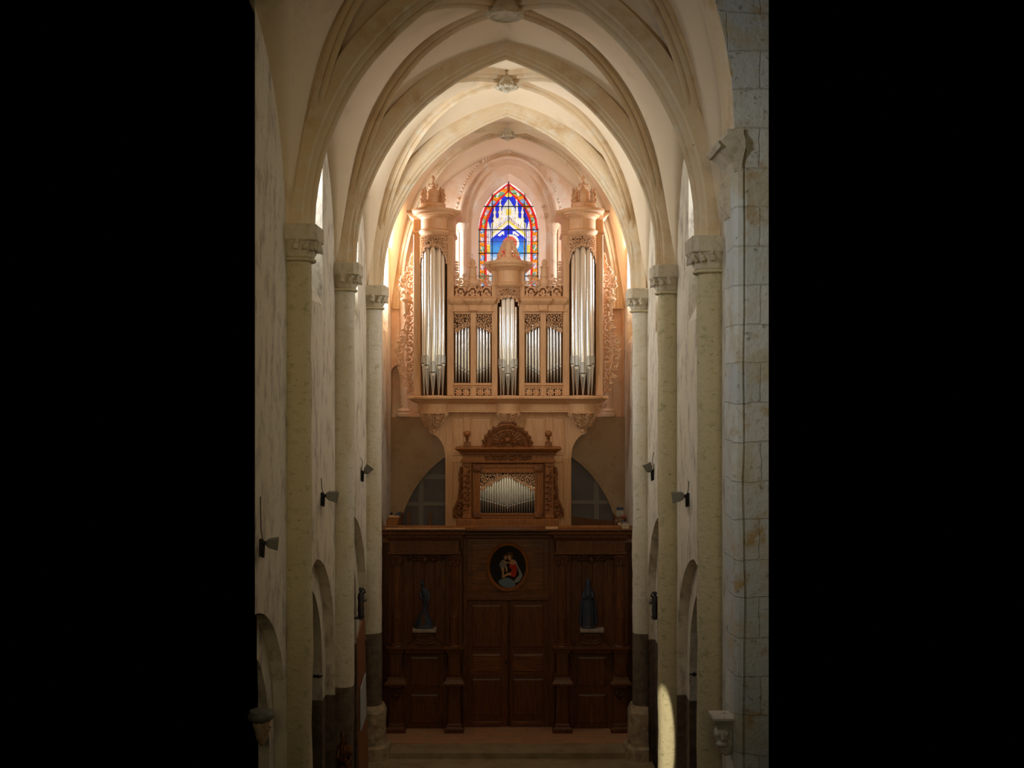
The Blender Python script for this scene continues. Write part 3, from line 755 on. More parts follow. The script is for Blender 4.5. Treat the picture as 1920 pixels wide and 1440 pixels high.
# base cornice, main belt
BASE = [(.30, 742), (.33, 744), (.33, 747), (.26, 749), (.22, 752), (.12, 755), (.06, 757), (.06, 769), (.10, 770), (.10, 773), (.02, 774)]
m = MB(); entab(m, CX-166, CX+166, YC, YC+1.2, BASE); m.build('base_cornice', OAK, org, 30)
towers = [(814, 'L'), (953, 'C'), (1092, 'R')]
for px, k in towers:
    q = 1.0 if k != 'C' else .84
    m = MB(); drum(m, px, YC-.06, [(r*q, y) for r, y in ((.60, 742), (.64, 744), (.64, 747), (.57, 749), (.52, 752), (.43, 755), (.40, 757), (.40, 771), (.43, 772), (.43, 775), (.36, 777))], 30, 1.0)
    m.build('tower_base', OAK, org, 30)
    # carved pendant
    X = fx(px, YC-.06); zt = fz(777, YC); zb = fz(806 if k != 'C' else 800, YC)
    def pm(u, v, d, X=X, zt=zt, zb=zb, q=q):
        tt_ = max(0, min(1, (zt-v)/(zt-zb))); r = (.37*(1-tt_)**.75+.045)*q+d; return (X+r*math.sin(u), YC-.04-r*math.cos(u)*.95, v)
    m = MB(); R = []
    for i in range(9):
        v = zt+(zb-zt)*i/8; R.append([pm(-PI/2+PI*j/16, v, -.03) for j in range(17)])
    m.rings(R); core = m.build('pendant', M['walnut'] if 0 else CARV, org, 40)
    m = MB()
    for i in range(5):
        u = -1.35+2.7*i/4; n_ = 10; m.ribbon([(u*(1-.2*j/n_), zt+(zb-zt)*j/n_) for j in range(n_+1)], [.05]*(n_+1), lambda u, v, d: pm(u, v, d), .035)
    for i in range(4):
        for j in range(4-(1 if i in (0, 3) else 0)):
            u = -1.0+2.0*i/3; v = zt+(zb-zt)*(j+.5)/4.3; tt_ = max(0, min(1, (zt-v)/(zt-zb))); rr = .37*(1-tt_)**.75*q+.05
            for w_ in (0, 1):
                a0 = random.random()*6; pts = [(u+.075/rr*(1-.08*t)*math.cos(a0+t*.6), v+.075*(1-.08*t)*math.sin(a0+t*.6)) for t in range(10)]
                m.ribbon(pts, [.035]*10, lambda u, v, d: pm(u, v, d), .04)
    m.sphere((X, YC-.1, zb-.02), .055, 8, 6)
    m.build('pendant_carving', CARV, core, 60)
# uprights
def up(x0, x1, y0=440, y1=742, yf=YC-.02, yb=YC+1.1, name='stile'):
    m = MB(); bx(m, x0, x1, y0, y1, yf, yb, .015); return m.build(name, OAK, org)
for s_ in (-1, 1):
    def X2(a, b): return (CX-b, CX-a) if s_ < 0 else (CX+a, CX+b)
    up(*X2(164, 178)); up(*X2(102.5, 115))
    up(*X2(20, 31), y0=536); up(*X2(60.5, 71), y0=570)
    # interior backs
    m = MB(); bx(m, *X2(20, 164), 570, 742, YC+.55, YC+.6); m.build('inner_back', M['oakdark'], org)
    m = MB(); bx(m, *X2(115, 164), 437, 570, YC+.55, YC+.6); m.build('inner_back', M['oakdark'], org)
    m = MB(); bx(m, *X2(102, 178), 397, 442, YC+.14, YC+1.1); m.build('tower_head', OAK, org)
    # middle cornice over the flats
    m = MB(); x0, x1 = X2(31, 102.5); entab(m, x0, x1, YC-.05, YC+.9, [(.02, 590-6), (.05, 584), (.05, 582), (.01, 581), (.01, 572), (.05, 570), (.10, 566), (.12, 563), (.12, 560), (.04, 558), (.0, 556)])
    m.build('middle_cornice', OAK, org, 30)
    x0, x1 = X2(60, 71.5); m = MB(); entab(m, x0, x1, YC-.09, YC+.2, [(.03, 584), (.06, 582), (.02, 581), (.02, 572), (.07, 570), (.15, 565), (.17, 560), (.05, 557)]); m.build('cornice_break', OAK, org, 30)
    # lower rail with rosette panels
    x0, x1 = X2(31, 102.5); m = MB(); bx(m, x0, x1, 718, 742, YC+.0, YC+.1); m.build('bottom_rail', OAK, org)
    m = MB(); bx(m, x0, x1, 720, 722.5, YC-.05, YC+.1, .01); bx(m, x0, x1, 724, 726, YC-.03, YC+.1, .01); m.build('rail_moulding', OAK, org)
    for (a, b) in ((31.5, 60), (71.5, 101)):
        x0, x1 = X2(a, b)
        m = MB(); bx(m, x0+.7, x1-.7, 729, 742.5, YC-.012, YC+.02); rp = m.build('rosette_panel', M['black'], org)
        for c in (.27, .73):
            X = fx(x0+(x1-x0)*c, YC-.01); Z = fz(735.8, YC); m = MB()
            for j in range(8):
                a = 2*PI*j/8; m.leaf(X+.015*math.cos(a), Z+.015*math.sin(a), a, .105 if j % 2 == 0 else .12, .034, flat(YC-.01), .035, .15)
            m.sphere((X, YC-.04, Z), .028, 8, 6); m.build('rosette', M['oak'], rp, 60)
        # flat top frame
        m = MB(); bx(m, x0-.5, x1+.5, 583, 589, YC-.02, YC+.1, .01); m.build('top_rail', OAK, org)
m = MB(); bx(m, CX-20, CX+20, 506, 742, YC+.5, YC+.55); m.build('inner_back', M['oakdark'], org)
# tower heads
for px, k in towers:
    if k == 'C':
        m = MB(); entab(m, 924, 982, YC+.02, YC+1.0, [(.02, 538), (.06, 536), (.06, 533), (.02, 531), (.02, 508), (.10, 505), (.20, 499), (.26, 496), (.26, 492), (.1, 491)]); m.build('entablature', OAK, org, 30)
        P_ = [(.30, 540), (.34, 538), (.37, 535), (.37, 533), (.31, 530), (.31, 509), (.34, 507), (.40, 504), (.43, 503), (.44, 502), (.53, 501.5), (.54, 499), (.58, 496.5), (.60, 494), (.60, 491), (.2, 490)]
    else:
        m = MB(); entab(m, px-37.5, px+37.5, YC+.05, YC+1.1, [(.0, 442), (.04, 440), (.04, 436), (.0, 433), (.0, 412), (.05, 409), (.14, 405), (.19, 401), (.20, 396), (.06, 395)]); m.build('entablature', OAK, org, 30)
        P_ = [(.37, 443), (.41, 441), (.45, 437), (.45, 434), (.39, 431), (.39, 413), (.41, 411), (.46, 408), (.50, 407), (.51, 405.5), (.60, 405), (.61, 402), (.64, 400.5), (.66, 398.5), (.66, 394.5), (.2, 393)]
    m = MB(); drum(m, px, YC-.02, P_, 34, 1.0); m.build('cornice', OAK, org, 30)
# carved crowns
def crown(px, ybase, ring_, r0):
    X = fx(px, YC); zb = fz(ybase, YC); Yc_ = YC+.15
    m = MB(); m.lathe(X, Yc_, [(r0, zb), (r0, zb+ring_), (r0*.9, zb+ring_+.02), (r0*.3, zb+ring_+.03)], 28); base = m.build('crown_base', OAK, org, 30)
    z = zb+ring_
    m = MB(); m.lathe(X, Yc_, [(.20, z), (.20, z+.1), (.185, z+.28), (.17, z+.36), (.11, z+.42), (.06, z+.46), (.08, z+.49), (.04, z+.52), (.09, z+.56), (.06, z+.60), (.03, z+.64), (.025, z+.68), (.055, z+.71), (.065, z+.76), (.04, z+.82), (.01, z+.86)], 26, mod=lambda a, zz: 1+(.06*abs(math.sin(a*6)) if zz < z+.5 else 0))
    m.build('finial', CARV, base, 50)
    m = MB()
    for s_ in (-1, 1): m.ribbon([(X+s_*(.05+.09*math.sin(t*.5)), z+.46+.03*t) for t in range(6)], [.02]*6, flat(Yc_-.0), .03)
    for a in range(4):
        an = PI/4+a*PI/2
        ca, sa = math.cos(an), math.sin(an)
        mp = lambda u, v, d: (X+u*ca-d*sa, Yc_+u*sa+d*ca, v)
        m.scroll(.335, z+.10, .085, 0, 1, .02, mp, .03); m.scroll(.31, z+.24, .065, 2, -1, .016, mp, .03); m.scroll(.315, z+.36, .045, 1, 1, .014, mp, .03)
        m.ribbon([(.26, z), (.36, z+.05), (.30, z+.17), (.35, z+.27), (.30, z+.35), (.32, z+.43), (.30, z+.48)], [.018]*7, mp, .03)
        for q in range(6): m.leaf(.31, z+.05+.065*q, .5 if q % 2 else 2.5, .085, .022, mp, .03, .6)
    for s_ in (-1, 1):
        mp = flat(Yc_-.12)
        for q in range(8): m.leaf(X+s_*(.27+.0*q), z+.03+.055*q, (PI/2-s_*.9), .09, .022, mp, .03, -s_*.8)
        m.scroll(X+s_*.30, z+.09, .08, 0, s_, .018, mp, .03); m.scroll(X+s_*.30, z+.24, .065, 1, -s_, .016, mp, .03); m.scroll(X+s_*.29, z+.37, .045, 2, s_, .014, mp, .03)
    m.build('crown_leaves', CARV, base, 60)
crown(811.5, 394, .20, .37); crown(1094.5, 394, .20, .37)
X = fx(953, YC); zb = fz(491, YC)
m = MB(); m.lathe(X, YC+.1, [(.35, zb), (.35, zb+.12), (.30, zb+.13)], 28); cb_ = m.build('crown_base', OAK, org, 30)
m = MB(); z = zb+.12; m.lathe(X, YC+.12, [(.13, z), (.11, z+.1), (.10, z+.25), (.14, z+.36), (.10, z+.46), (.04, z+.52), (.03, z+.62)], 18); m.build('finial', CARV, cb_, 50)
m = MB(); mp = flat(YC+.06)
for s_ in (-1, 1):
    m.scroll(X+s_*.22, z+.10, .10, 0, s_, .025, mp, .03); m.scroll(X+s_*.14, z+.30, .09, 1, -s_, .022, mp, .03); m.scroll(X+s_*.09, z+.44, .06, 2, s_, .018, mp, .03)
    for q in range(9): m.leaf(X+s_*(.24-.022*q), z+.05+.055*q, PI/2-s_*.8, .11, .03, mp, .03, -s_*.8)
m.build('crown_leaves', CARV, cb_, 60)

# pipes
def pipe(parent, X, Y, r, z_foot, z_mouth, z_top, ang=0.0, big=True, seg=18):
    m = MB(); m.lathe(X, Y, [(r, z_mouth), (r, z_top-.01), (r*.93, z_top), (r*.85, z_top-.05)], seg); p = m.build('pipe', M['tin'], parent, 40)
    m = MB(); m.lathe(X, Y, [(r*.16, z_foot), (r*.24, z_foot+.03), (r*.97, z_mouth-.03), (r, z_mouth-.003)], seg); m.build('foot', M['tin'], p, 40)
    sa, ca = math.sin(ang), math.cos(ang)
    def mp(u, v, d): return (X+(u)*ca+sa*(math.sqrt(max(r*r-u*u, 0))+d), Y-ca*(math.sqrt(max(r*r-u*u, 0))+d)+u*sa, v)
    mh = r*(3.5 if big else 1.7); hw = r*.78
    def plate(outline_top, u0, u1, v0, name, mt, d0):
        m = MB(); n = 10; top = []; bot = []
        m2 = []
        R = []
        for i in range(n+1):
            u = u0+(u1-u0)*i/n; R.append([mp(u, v0, d0), mp(u, outline_top(u), d0), mp(u, outline_top(u), -.01), mp(u, v0, -.01)])
        m.rings(R); m.build(name, mt, p, 40)
    ov = r*.85
    plate(lambda u: z_mouth+mh-ov+math.sqrt(max(1-(u/hw)**2, 0))*ov if abs(u) <= hw else z_mouth+mh-ov, -hw, hw, z_mouth+r*.32, 'upper_lip', M['tinlip'], .004)
    m = MB(); R = []
    for i in range(9):
        u = -hw*.95+hw*1.9*i/8; R.append([mp(u, z_mouth, .006), mp(u, z_mouth+r*.30, .006), mp(u, z_mouth+r*.30, -.01), mp(u, z_mouth, -.01)])
    m.rings(R); m.build('mouth', M['black'], p)
    m = MB(); R = []
    def mpc(u, v, d):
        t_ = max(0, min(1, (v-z_foot)/(z_mouth-z_foot))); rr = r*(.24+.76*t_); return (X+u*ca+sa*(math.sqrt(max(rr*rr-u*u, 0))+d), Y-ca*(math.sqrt(max(rr*rr-u*u, 0))+d)+u*sa, v)
    for i in range(9):
        u = -hw*.9+hw*1.8*i/8; dz = math.sqrt(max(1-(u/(hw*.92))**2, 0))*r*.9
        R.append([mpc(u, z_mouth, .008), mpc(u*.9, z_mouth-dz-.004, .012), mpc(u*.9, z_mouth-dz-.004, -.01), mpc(u, z_mouth, -.01)])
    m.rings(R); m.build('lower_lip', M['lowlip'], p, 40)
    if big:
        m = MB(); pts = [(-hw, z_mouth+r*.2)]+[(-hw*math.cos(PI*i/12), z_mouth+mh-ov+math.sin(PI*i/12)*ov) for i in range(13)]+[(hw, z_mouth+r*.2)]
        m.tube([mp(u, v, .008) for u, v in pts], .006, 5); m.build('lip_edge', M['lowlip'], p, 60)
Yp = YC+.02
def tower_pipes(px, rt, rp, ym_c, ym_s, ytop_c):
    X0 = fx(px, Yp); zf = fz(741, YC-.1)
    for i, a in enumerate((-1.22, -.62, 0, .62, 1.22)):
        ad = abs(i-2); ym = (ym_c, ym_s, ym_s-4)[ad]; yt = ytop_c+(0, 6, 22)[ad]
        pipe(org, X0+rt*math.sin(a), Yp-rt*math.cos(a)*.9, rp*(1, .97, .8)[ad], zf, fz(ym, YC-.2), fz(yt, YC-.2), a*.55, True, 22)
    m = MB(); m.lathe(X0, Yp, [(rt+rp*.3, zf-.03), (rt+rp*.3, zf)], 20, PI, 2*PI, .95); m.build('pipe_board', OAK, org)
tower_pipes(813, .285, .097, 699, 686, 452)
tower_pipes(1092, .285, .097, 701, 687, 452)
tower_pipes(952.5, .222, .078, 701, 690, 553)
# curved shades on the towers
def shade(px, rt, y0, yc, ys, umax, cell):
    X0 = fx(px, Yp); mp = lambda u, v, d: (X0+(rt+d)*math.sin(u/rt), Yp-(rt+d)*math.cos(u/rt)*.95, v)
    zt = fz(y0, YC-.3); zc = fz(yc, YC-.3); zs = fz(ys, YC-.3)
    def low(u): return zc+(zs-zc)*(abs(u)/umax)**2.2
    m = MB(); m.fill(lambda u, v: v > low(u)+.0, -umax, umax, zs, zt, cell, mp, .025, cell*.15)
    for s_ in (-1, 1): m.ribbon([(s_*umax*i/12, low(umax*i/12)+.02) for i in range(13)], [.018]*13, mp, .03)
    m.ribbon([(-umax+2*umax*i/16, zt-.012) for i in range(17)], [.014]*17, mp, .03)
    for i in range(15):
        u = -umax+2*umax*(i+.5)/15; m.leaf(u, low(u)+.03, -PI/2+(.8 if i % 2 else -.8), .09, .024, mp, .03, .3)
    m.build('tower_shade', CARV, org, 60)
shade(813, .385, 441, 460, 494, .56, .068); shade(1092, .385, 441, 460, 494, .56, .068); shade(952.5, .31, 539, 556, 572, .45, .058)
# flats
def flat_pipes(x0, x1, rising):
    n = 5
    for i in range(n):
        c = (i+.5)/n; q = c if rising else 1-c
        X = fx(x0+(x1-x0)*c, YC+.12); ym = 684+16*q+(-1 if i == 0 else 0); yt = 622-15*q
        pipe(org, X, YC+.14, .034+.008*q, fz(719, YC+.1), fz(ym, YC+.1), fz(yt-6, YC+.1), 0, False, 12)
    m = MB(); u0, u1 = fx(x0, YC), fx(x1, YC); zt = fz(588, YC); r = .078
    def low(u):
        q = (u-u0)/(u1-u0); q = q if rising else 1-q; return fz(624-15*q, YC)
    m.fill(lambda u, v: v > low(u)-.01, u0+.01, u1-.01, fz(622, YC), zt, r, flat(YC+.03), .02, r*.13)
    m.ribbon([(u0+(u1-u0)*i/10, low(u0+(u1-u0)*i/10)+.015*math.sin(i*2.1)) for i in range(11)], [.013]*11, flat(YC+.03), .03)
    for i in range(9):
        u = u0+(u1-u0)*(i+.5)/9; m.leaf(u, low(u)+.01, PI/2+(.9 if i % 2 else -.9), .085, .022, flat(YC+.03), .03, .5)
    m.build('pipe_shade', CARV, org, 60)
for a, b, rs in ((852, 881.5, True), (892.5, 921.5, False), (984.5, 1013.5, True), (1024.5, 1054, False)): flat_pipes(a, b, rs)
# pierced cresting over the flats
for s_ in (-1, 1):
    x0, x1 = (851, 923) if s_ < 0 else (983, 1055)
    m = MB(); bx(m, x0, x1, 536, 558, YC+.10, YC+.13); m.build('crest_back', M['walnut'], org)
    m = MB(); u0, u1 = fx(x0, YC), fx(x1, YC)
    for i in range(3):
        m.scroll(u0+(u1-u0)*(i+.5)/3, fz(547, YC), .155, (0, 3, 0)[i], (1, -1, 1)[i], .024, flat(YC+.04), .03, leaves=6)
    for i in range(2): m.scroll(u0+(u1-u0)*(i+1)/3, fz(541, YC), .07, 1+i, 1-2*i, .016, flat(YC+.04), .03)
    for i in range(14): m.leaf(u0+(u1-u0)*(i+.5)/14, fz(555, YC), PI/2+(1 if i % 2 else -1), .13, .03, flat(YC+.04), .03, .6)
    m.ribbon([(u0+(u1-u0)*i/10, fz(556.5, YC)) for i in range(11)], [.018]*11, flat(YC+.04), .03)
    # free-standing part
    xt = 851 if s_ < 0 else 1055; dirx = 1 if s_ < 0 else -1
    for i, (dx, y, r) in enumerate(((6, 530, .10), (6, 516, .075), (4, 504, .06), (14, 527, .11), (25, 530, .10), (47, 530, .10), (58, 527, .11), (68, 531, .10), (20, 517, .06), (52, 518, .06), (62, 518, .07))):
        m.scroll(fx(xt+dirx*dx, YC), fz(y, YC), r, i*1.3, 1 if i % 2 else -1, r*.2, flat(YC+.04), .03)
    for i in range(9): m.leaf(fx(xt+dirx*1.5, YC), fz(533-5*i, YC), PI/2-dirx*.7, .13, .035, flat(YC+.04), .03, -dirx*.8)
    m.build('pierced_cresting', CARV, org, 60)
    ux = 886.5 if s_ < 0 else 1020.5; m = MB(); X = fx(ux, YC+.1)
    m.lathe(X, YC+.12, [(.12, fz(537, YC)), (.17, fz(531, YC)), (.13, fz(524, YC)), (.10, fz(520, YC)), (.13, fz(519, YC)), (.11, fz(512, YC)), (.10, fz(502, YC)), (.13, fz(501, YC)), (.13, fz(499, YC)), (.06, fz(497, YC)), (.09, fz(493, YC)), (.07, fz(488, YC)), (.015, fz(485, YC))], 18)
    m.build('urn', CARV, org, 40)
# carved side wings
WT = [(470, 2), (480, 6), (492, 8), (500, 11), (510, 16), (520, 25), (530, 28), (542, 25), (552, 14), (565, 12), (580, 17), (600, 16), (620, 22), (645, 32), (660, 36), (680, 34), (700, 24), (716, 16), (728, 13), (740, 12)]
for s_ in (-1, 1):
    xe = 775 if s_ < 0 else 1131
    m = MB(); mp = flat(YC+.2)
    y = 476
    i = 0
    while y < 738:
        wd = lerp_tab(WT, y); r = max(.05, min(wd*YC/F*.5, .15)); cols_ = 1 if wd < 24 else 2
        if cols_ == 2: r = wd*YC/F*.27
        for c in range(cols_):
            dx = wd*(c+.5)/cols_; m.scroll(fx(xe+s_*dx, YC), fz(y, YC), r, i*2.1+c, (1 if (i+c) % 2 else -1), max(.013, r*.14), mp, .03, leaves=5)
        for q in range(2):
            m.leaf(fx(xe+s_*wd*.8, YC), fz(y+q*3, YC), (0 if s_ > 0 else PI)+random.uniform(-1.2, 1.2), r*1.1, r*.3, mp, .035, .7)
        y += r*1.7*F/YC; i += 1
    pts = [(fx(xe+s_*lerp_tab(WT, y)*.55, YC), fz(y, YC)) for y in range(474, 740, 8)]
    m.ribbon(pts, [.022]*len(pts), mp, .035)
    m.lathe(fx(xe+s_*15, YC), YC+.18, [(.03, fz(585, YC)), (.07, fz(575, YC)), (.05, fz(568, YC)), (.16, fz(562, YC)), (.17, fz(559, YC)), (.06, fz(556, YC)), (.05, fz(550, YC))], 14, sy=.4)
    m.build('carved_wing', CARV, org, 60)

# ------------------------------------------------------------------ gallery platform
m = MB(); m.box(XL+.02, XR-.02, 30.72, YW-.2, 5.05, 5.3); struct(m.build('floor.002', M['dark']))

# ------------------------------------------------------------------ the small organ at the front of the gallery
YP = 31.0
pos = thing('small_organ', 'dark carved walnut organ case with a shell crest at the middle of the gallery', 'organ', (fx(CX, YP), YP, 5.3))
WN = M['walnut']; WC = M['walnutcarve']
m = MB(); m.box(fx(856, YP-.05), fx(1047, YP-.05), YP-.05, YP+.75, 5.3, fz(973, YP), .02); m.build('plinth', M['walnut'], pos)
m = MB(); bx(m, 870, 1036, 846, 973, YP+.22, YP+.75); m.build('body', WN, pos)
DEN = [(.0, 868), (.05, 867), (.05, 865), (.0, 864), (.0, 853), (.05, 852), (.07, 848), (.16, 844), (.21, 841), (.21, 839.5), (.05, 838.5)]
m = MB(); entab(m, 867, 1039, YP, YP+.7, DEN); cor = m.build('cornice', WN, pos, 30)
m = MB()
for i in range(56): X = fx(867+172*(i+.5)/56, YP); m.box(X-.014, X+.014, YP-.095, YP-.04, fz(851.5, YP), fz(848.5, YP))
m.build('dentils', WC, cor)
m = MB()
for s_ in (-1, 1):
    for i in range(5): m.scroll(fx(CX-1+s_*(6+i*8.5), YP), fz(858.5, YP), .062+.01*(i < 3), i, s_*(1 if i % 2 else -1), .012, flat(YP-.0), .025)
    m.ribbon([(fx(CX+s_*i*4, YP), fz(858.5+3*math.sin(i*.9), YP)) for i in range(12)], [.018]*12, flat(YP), .03)
m.build('frieze_carving', WC, cor, 60)
for s_ in (-1, 1):
    def X2(a, b): return (CX-b, CX-a) if s_ < 0 else (CX+a, CX+b)
    m = MB(); x0, x1 = X2(69, 85); bx(m, x0, x1, 868, 973, YP+.02, YP+.25, .015); bx(m, x0-1, x1+1, 868, 873, YP, YP+.25, .01); bx(m, x0-1, x1+1, 966, 973, YP-.02, YP+.25, .02); pl = m.build('pilaster', WN, pos)
    m = MB(); xc_ = fx((x0+x1)/2, YP)
    for i in range(9): m.sphere((xc_+(.02 if i % 2 else -.02), YP, fz(889+8*i, YP)), .055-.012*(i % 3), 8, 6, (1, .6, 1.1))
    for i in range(14): m.leaf(xc_, fz(886+5.3*i, YP), PI/2+(1.2 if i % 2 else -1.2), .13, .035, flat(YP+.01), .05, .7)
    m.ribbon([(xc_-.06+.024*i, fz(874+0*i, YP)) for i in range(6)], [.03]*6, flat(YP+.01), .03)
    m.build('fruit_drop', WC, pl, 60)
    # side scroll bracket
    m = MB(); xe = 868 if s_ < 0 else 1038
    for i, (dx, y, r) in enumerate(((3, 884, .06), (4, 900, .075), (3, 915, .06), (4, 932, .08), (7, 948, .11), (8, 964, .13))): m.scroll(fx(xe+s_*dx, YP), fz(y, YP), r, i, s_*(1 if i % 2 else -1), r*.28, flat(YP+.12), .06)
    pts = [(fx(xe+s_*d_, YP), fz(y, YP)) for y, d_ in ((876, 3), (890, 6), (905, 4), (920, 6), (935, 7), (947, 12), (958, 17), (970, 17))]; m.ribbon(pts, [.045]*8, flat(YP+.12), .08)
    m.build('side_bracket', WC, pos, 60)
# inner frame round the pipes
m = MB(); X0, X1 = fx(886, YP), fx(1019, YP); Z0, Z1 = fz(972, YP), fz(869, YP)
for (a, b, c, d_, e) in ((886, 1019, 869, 886, YP+.03), (886, 1019, 963, 973, YP+.03), (886, 900, 880, 968, YP+.03), (1003, 1019, 880, 968, YP+.03)): bx(m, a, b, c, d_, e, YP+.25, .02)
fr = m.build('pipe_frame', WN, pos)
m = MB(); bx(m, 898, 1005, 883, 887, YP-.01, YP+.1, .01); bx(m, 898, 1005, 963, 966, YP-.01, YP+.1, .01); bx(m, 897, 900, 884, 965, YP-.01, YP+.1, .01); bx(m, 1003, 1006, 884, 965, YP-.01, YP+.1, .01)
bx(m, 890, 1015, 874, 877, YP+.0, YP+.1, .01); bx(m, 890, 893, 874, 970, YP+.0, YP+.1, .01); bx(m, 1012, 1015, 874, 970, YP+.0, YP+.1, .01)
m.build('frame_moulding', WN, fr)
for px in (895, 1009):
    for py in (879, 967):
        X, Z = fx(px, YP), fz(py, YP); m = MB(); m.box(X-.12, X+.12, YP-.03, YP+.05, Z-.10, Z+.10, .02)
        for j in range(8): m.leaf(X, Z, 2*PI*j/8, .085, .028, flat(YP-.03), .03, .3)
        m.sphere((X, YP-.05, Z), .025, 8, 6); m.build('corner_rosette', WC, fr, 50)
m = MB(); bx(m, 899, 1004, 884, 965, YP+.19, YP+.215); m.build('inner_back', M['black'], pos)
n = 23
for i in range(n):
    c = (i-11); X = fx(CX-1.5+c*4.58, YP); ac = abs(c)
    ym = 949-1.25*ac-(.0 if ac else -1.5); pipe(pos, X, YP+.11, .036-.0004*ac, fz(963.5, YP), fz(ym, YP), fz(892+ac*1.9, YP), 0, False, 12)
m = MB(); u0, u1 = fx(900.5, YP), fx(1002.5, YP); uc = (u0+u1)/2
def low(u): return fz(893+26*abs((u-uc)/(u1-uc))**1.2, YP)
m.fill(lambda u, v: v > low(u), u0, u1, fz(920, YP), fz(887, YP), .075, flat(YP+.05), .02, .010)
m.ribbon([(u0+(u1-u0)*i/24, low(u0+(u1-u0)*i/24)) for i in range(25)], [.013]*25, flat(YP+.05), .03)
for i in range(22):
    u = u0+(u1-u0)*(i+.5)/22; m.leaf(u, low(u)+.01, PI/2+(1.0 if u > uc else -1.0), .11, .022, flat(YP+.05), .03, .6)
m.build('pipe_shade', CARV, pos, 60)
# shell crest
m = MB(); X = fx(951.5, YP); Z = fz(838.5, YP); R = []
cr = .56
pl_ = [(X+(cr+.16)*math.cos(PI*i/32)*1.0, Z+(cr+.10)*math.sin(PI*i/32)) for i in range(33)]; m.prism(pl_, YP+.05, YP+.30); sh = m.build('shell_crest', WN, pos, 40)
m = MB()
for i in range(13):
    a = PI*(i+.5)/13; m.ribbon([(X+(.12+.34*t/5)*math.cos(a), Z+.10+(.08+.36*t/5)*math.sin(a)) for t in range(6)], [.012+.009*t for t in range(6)], flat(YP+.05), .05)
m.sphere((X, YP+.0, Z+.20), .085, 10, 8); m.lathe(X, YP+.02, [(.05, Z+.02), (.04, Z+.14)], 10)
for s_ in (-1, 1): m.scroll(X+s_*.20, Z+.12, .12, 0, s_, .022, flat(YP+.04), .05); m.scroll(X+s_*.38, Z+.13, .09, 1, -s_, .02, flat(YP+.04), .05)
m.build('shell', WC, sh, 60)
m = MB()
for rr_, wd in ((.50, .035), (.60, .03), (.655, .025)):
    m.ribbon([(X+rr_*math.cos(PI*i/30), Z+.0+rr_*.94*math.sin(PI*i/30)) for i in range(31)], [wd]*31, flat(YP+.045), .05)
for i in range(26):
    a = PI*(i+.3)/26
    if abs(a-PI/2) > .35: m.leaf(X+.66*math.cos(a), Z+.60*math.sin(a), a+(.9 if i % 2 else -.9), .13, .035, flat(YP+.06), .06, .5); m.sphere((X+.71*math.cos(a), YP+.08, Z+.64*math.sin(a)), .035, 7, 5)
m.tube([(X-.26, YP+.08, Z+.66), (X-.13, YP+.05, Z+.72), (X, YP+.05, Z+.70), (X+.13, YP+.05, Z+.72), (X+.26, YP+.08, Z+.66)], [.03, .03, .025, .03, .045], 8)
m.build('crest_garland', WC, sh, 60)
for px in (875.5, 1028.5):
    X = fx(px, YP); z0 = fz(838.5, YP); m = MB()
    m.box(X-.10, X+.10, YP+.05, YP+.25, z0, z0+.13, .01); m.lathe(X, YP+.15, [(.09, z0+.13), (.04, z0+.17), (.035, z0+.20), (.06, z0+.24), (.03, z0+.27)], 14); bp = m.build('finial_base', WC, pos, 40)
    m = MB(); m.sphere((X, YP+.15, z0+.375), .105, 20, 14); m.build('ball', M['walnut'], bp, 80)

# ------------------------------------------------------------------ wooden gallery screen
DK = M['dark']; DC = M['darkcarve']; YE = 29.9; ZF = .16
gal = thing('gallery_screen', 'very dark oak gallery front with columns, niches and a double door, across the nave', 'gallery', (fx(CX, 30), 30.2, ZF))
# backing structure
m = MB(); m.box(XL+.03, XR-.03, 30.62, 30.7, ZF, 5.05); m.build('back_boards', DK, gal)
YD = 30.42
# centre section
def board(name, mt, *a, parent=gal, bev=.012):
    m = MB(); bx(m, *a, bev); return m.build(name, mt, parent)
board('stile', DK, 868, 877, 1008, 1364, YD, 30.62); board('stile', DK, 1028, 1040, 1008, 1364, YD, 30.62)
board('rail', DK, 876, 1028, 1120, 1126, YD-.04, 30.62); board('rail', DK, 876, 1028, 1003, 1010, YD-.02, 30.62)
m = MB(); bx(m, 876, 1029, 1010, 1120, YD+.06, 30.62); cpn = m.build('centre_panel', M['darkh'], gal)
m = MB(); panel(m, 884, 1020, 1019, 1109, YD+.03, 1.2, .01); m.build('panel_moulding', M['darkh'], cpn)
# doors
for (x0, x1) in ((877, 952.3), (955.8, 1028)):
    m = MB(); bx(m, x0, x1, 1126.5, 1363, YD+.02, YD+.10, .008); d_ = m.build('door', DK, gal)
    i0 = x0+(6 if x0 < 900 else 4); i1 = x1-(11 if x0 < 900 else 7)
    for (y0, y1, mt) in ((1132, 1217, DK), (1224, 1263, M['darkh']), (1270, 1345, DK)):
        m = MB(); panel(m, i0, i1, y0, y1, YD+.015, 1.6); m.build('door_panel', mt, d_)
    m = MB(); bx(m, i0-1, i1+1, 1353, 1361, YD-.01, YD+.02, .01); m.build('kick_board', M['darkh'], d_)
m = MB(); m.lathe(fx(949, YD), YD-.02, [(.03, fz(1243, YD)), (.03, fz(1240, YD))], 10); m.sphere((fx(948.5, YD), YD-.03, fz(1241, YD)), .03, 8, 6); m.build('door_knob', M['iron'], bpy.data.objects['door'])
board('threshold', DK, 876, 1029, 1362.5, 1364.5, YD-.02, 30.62)
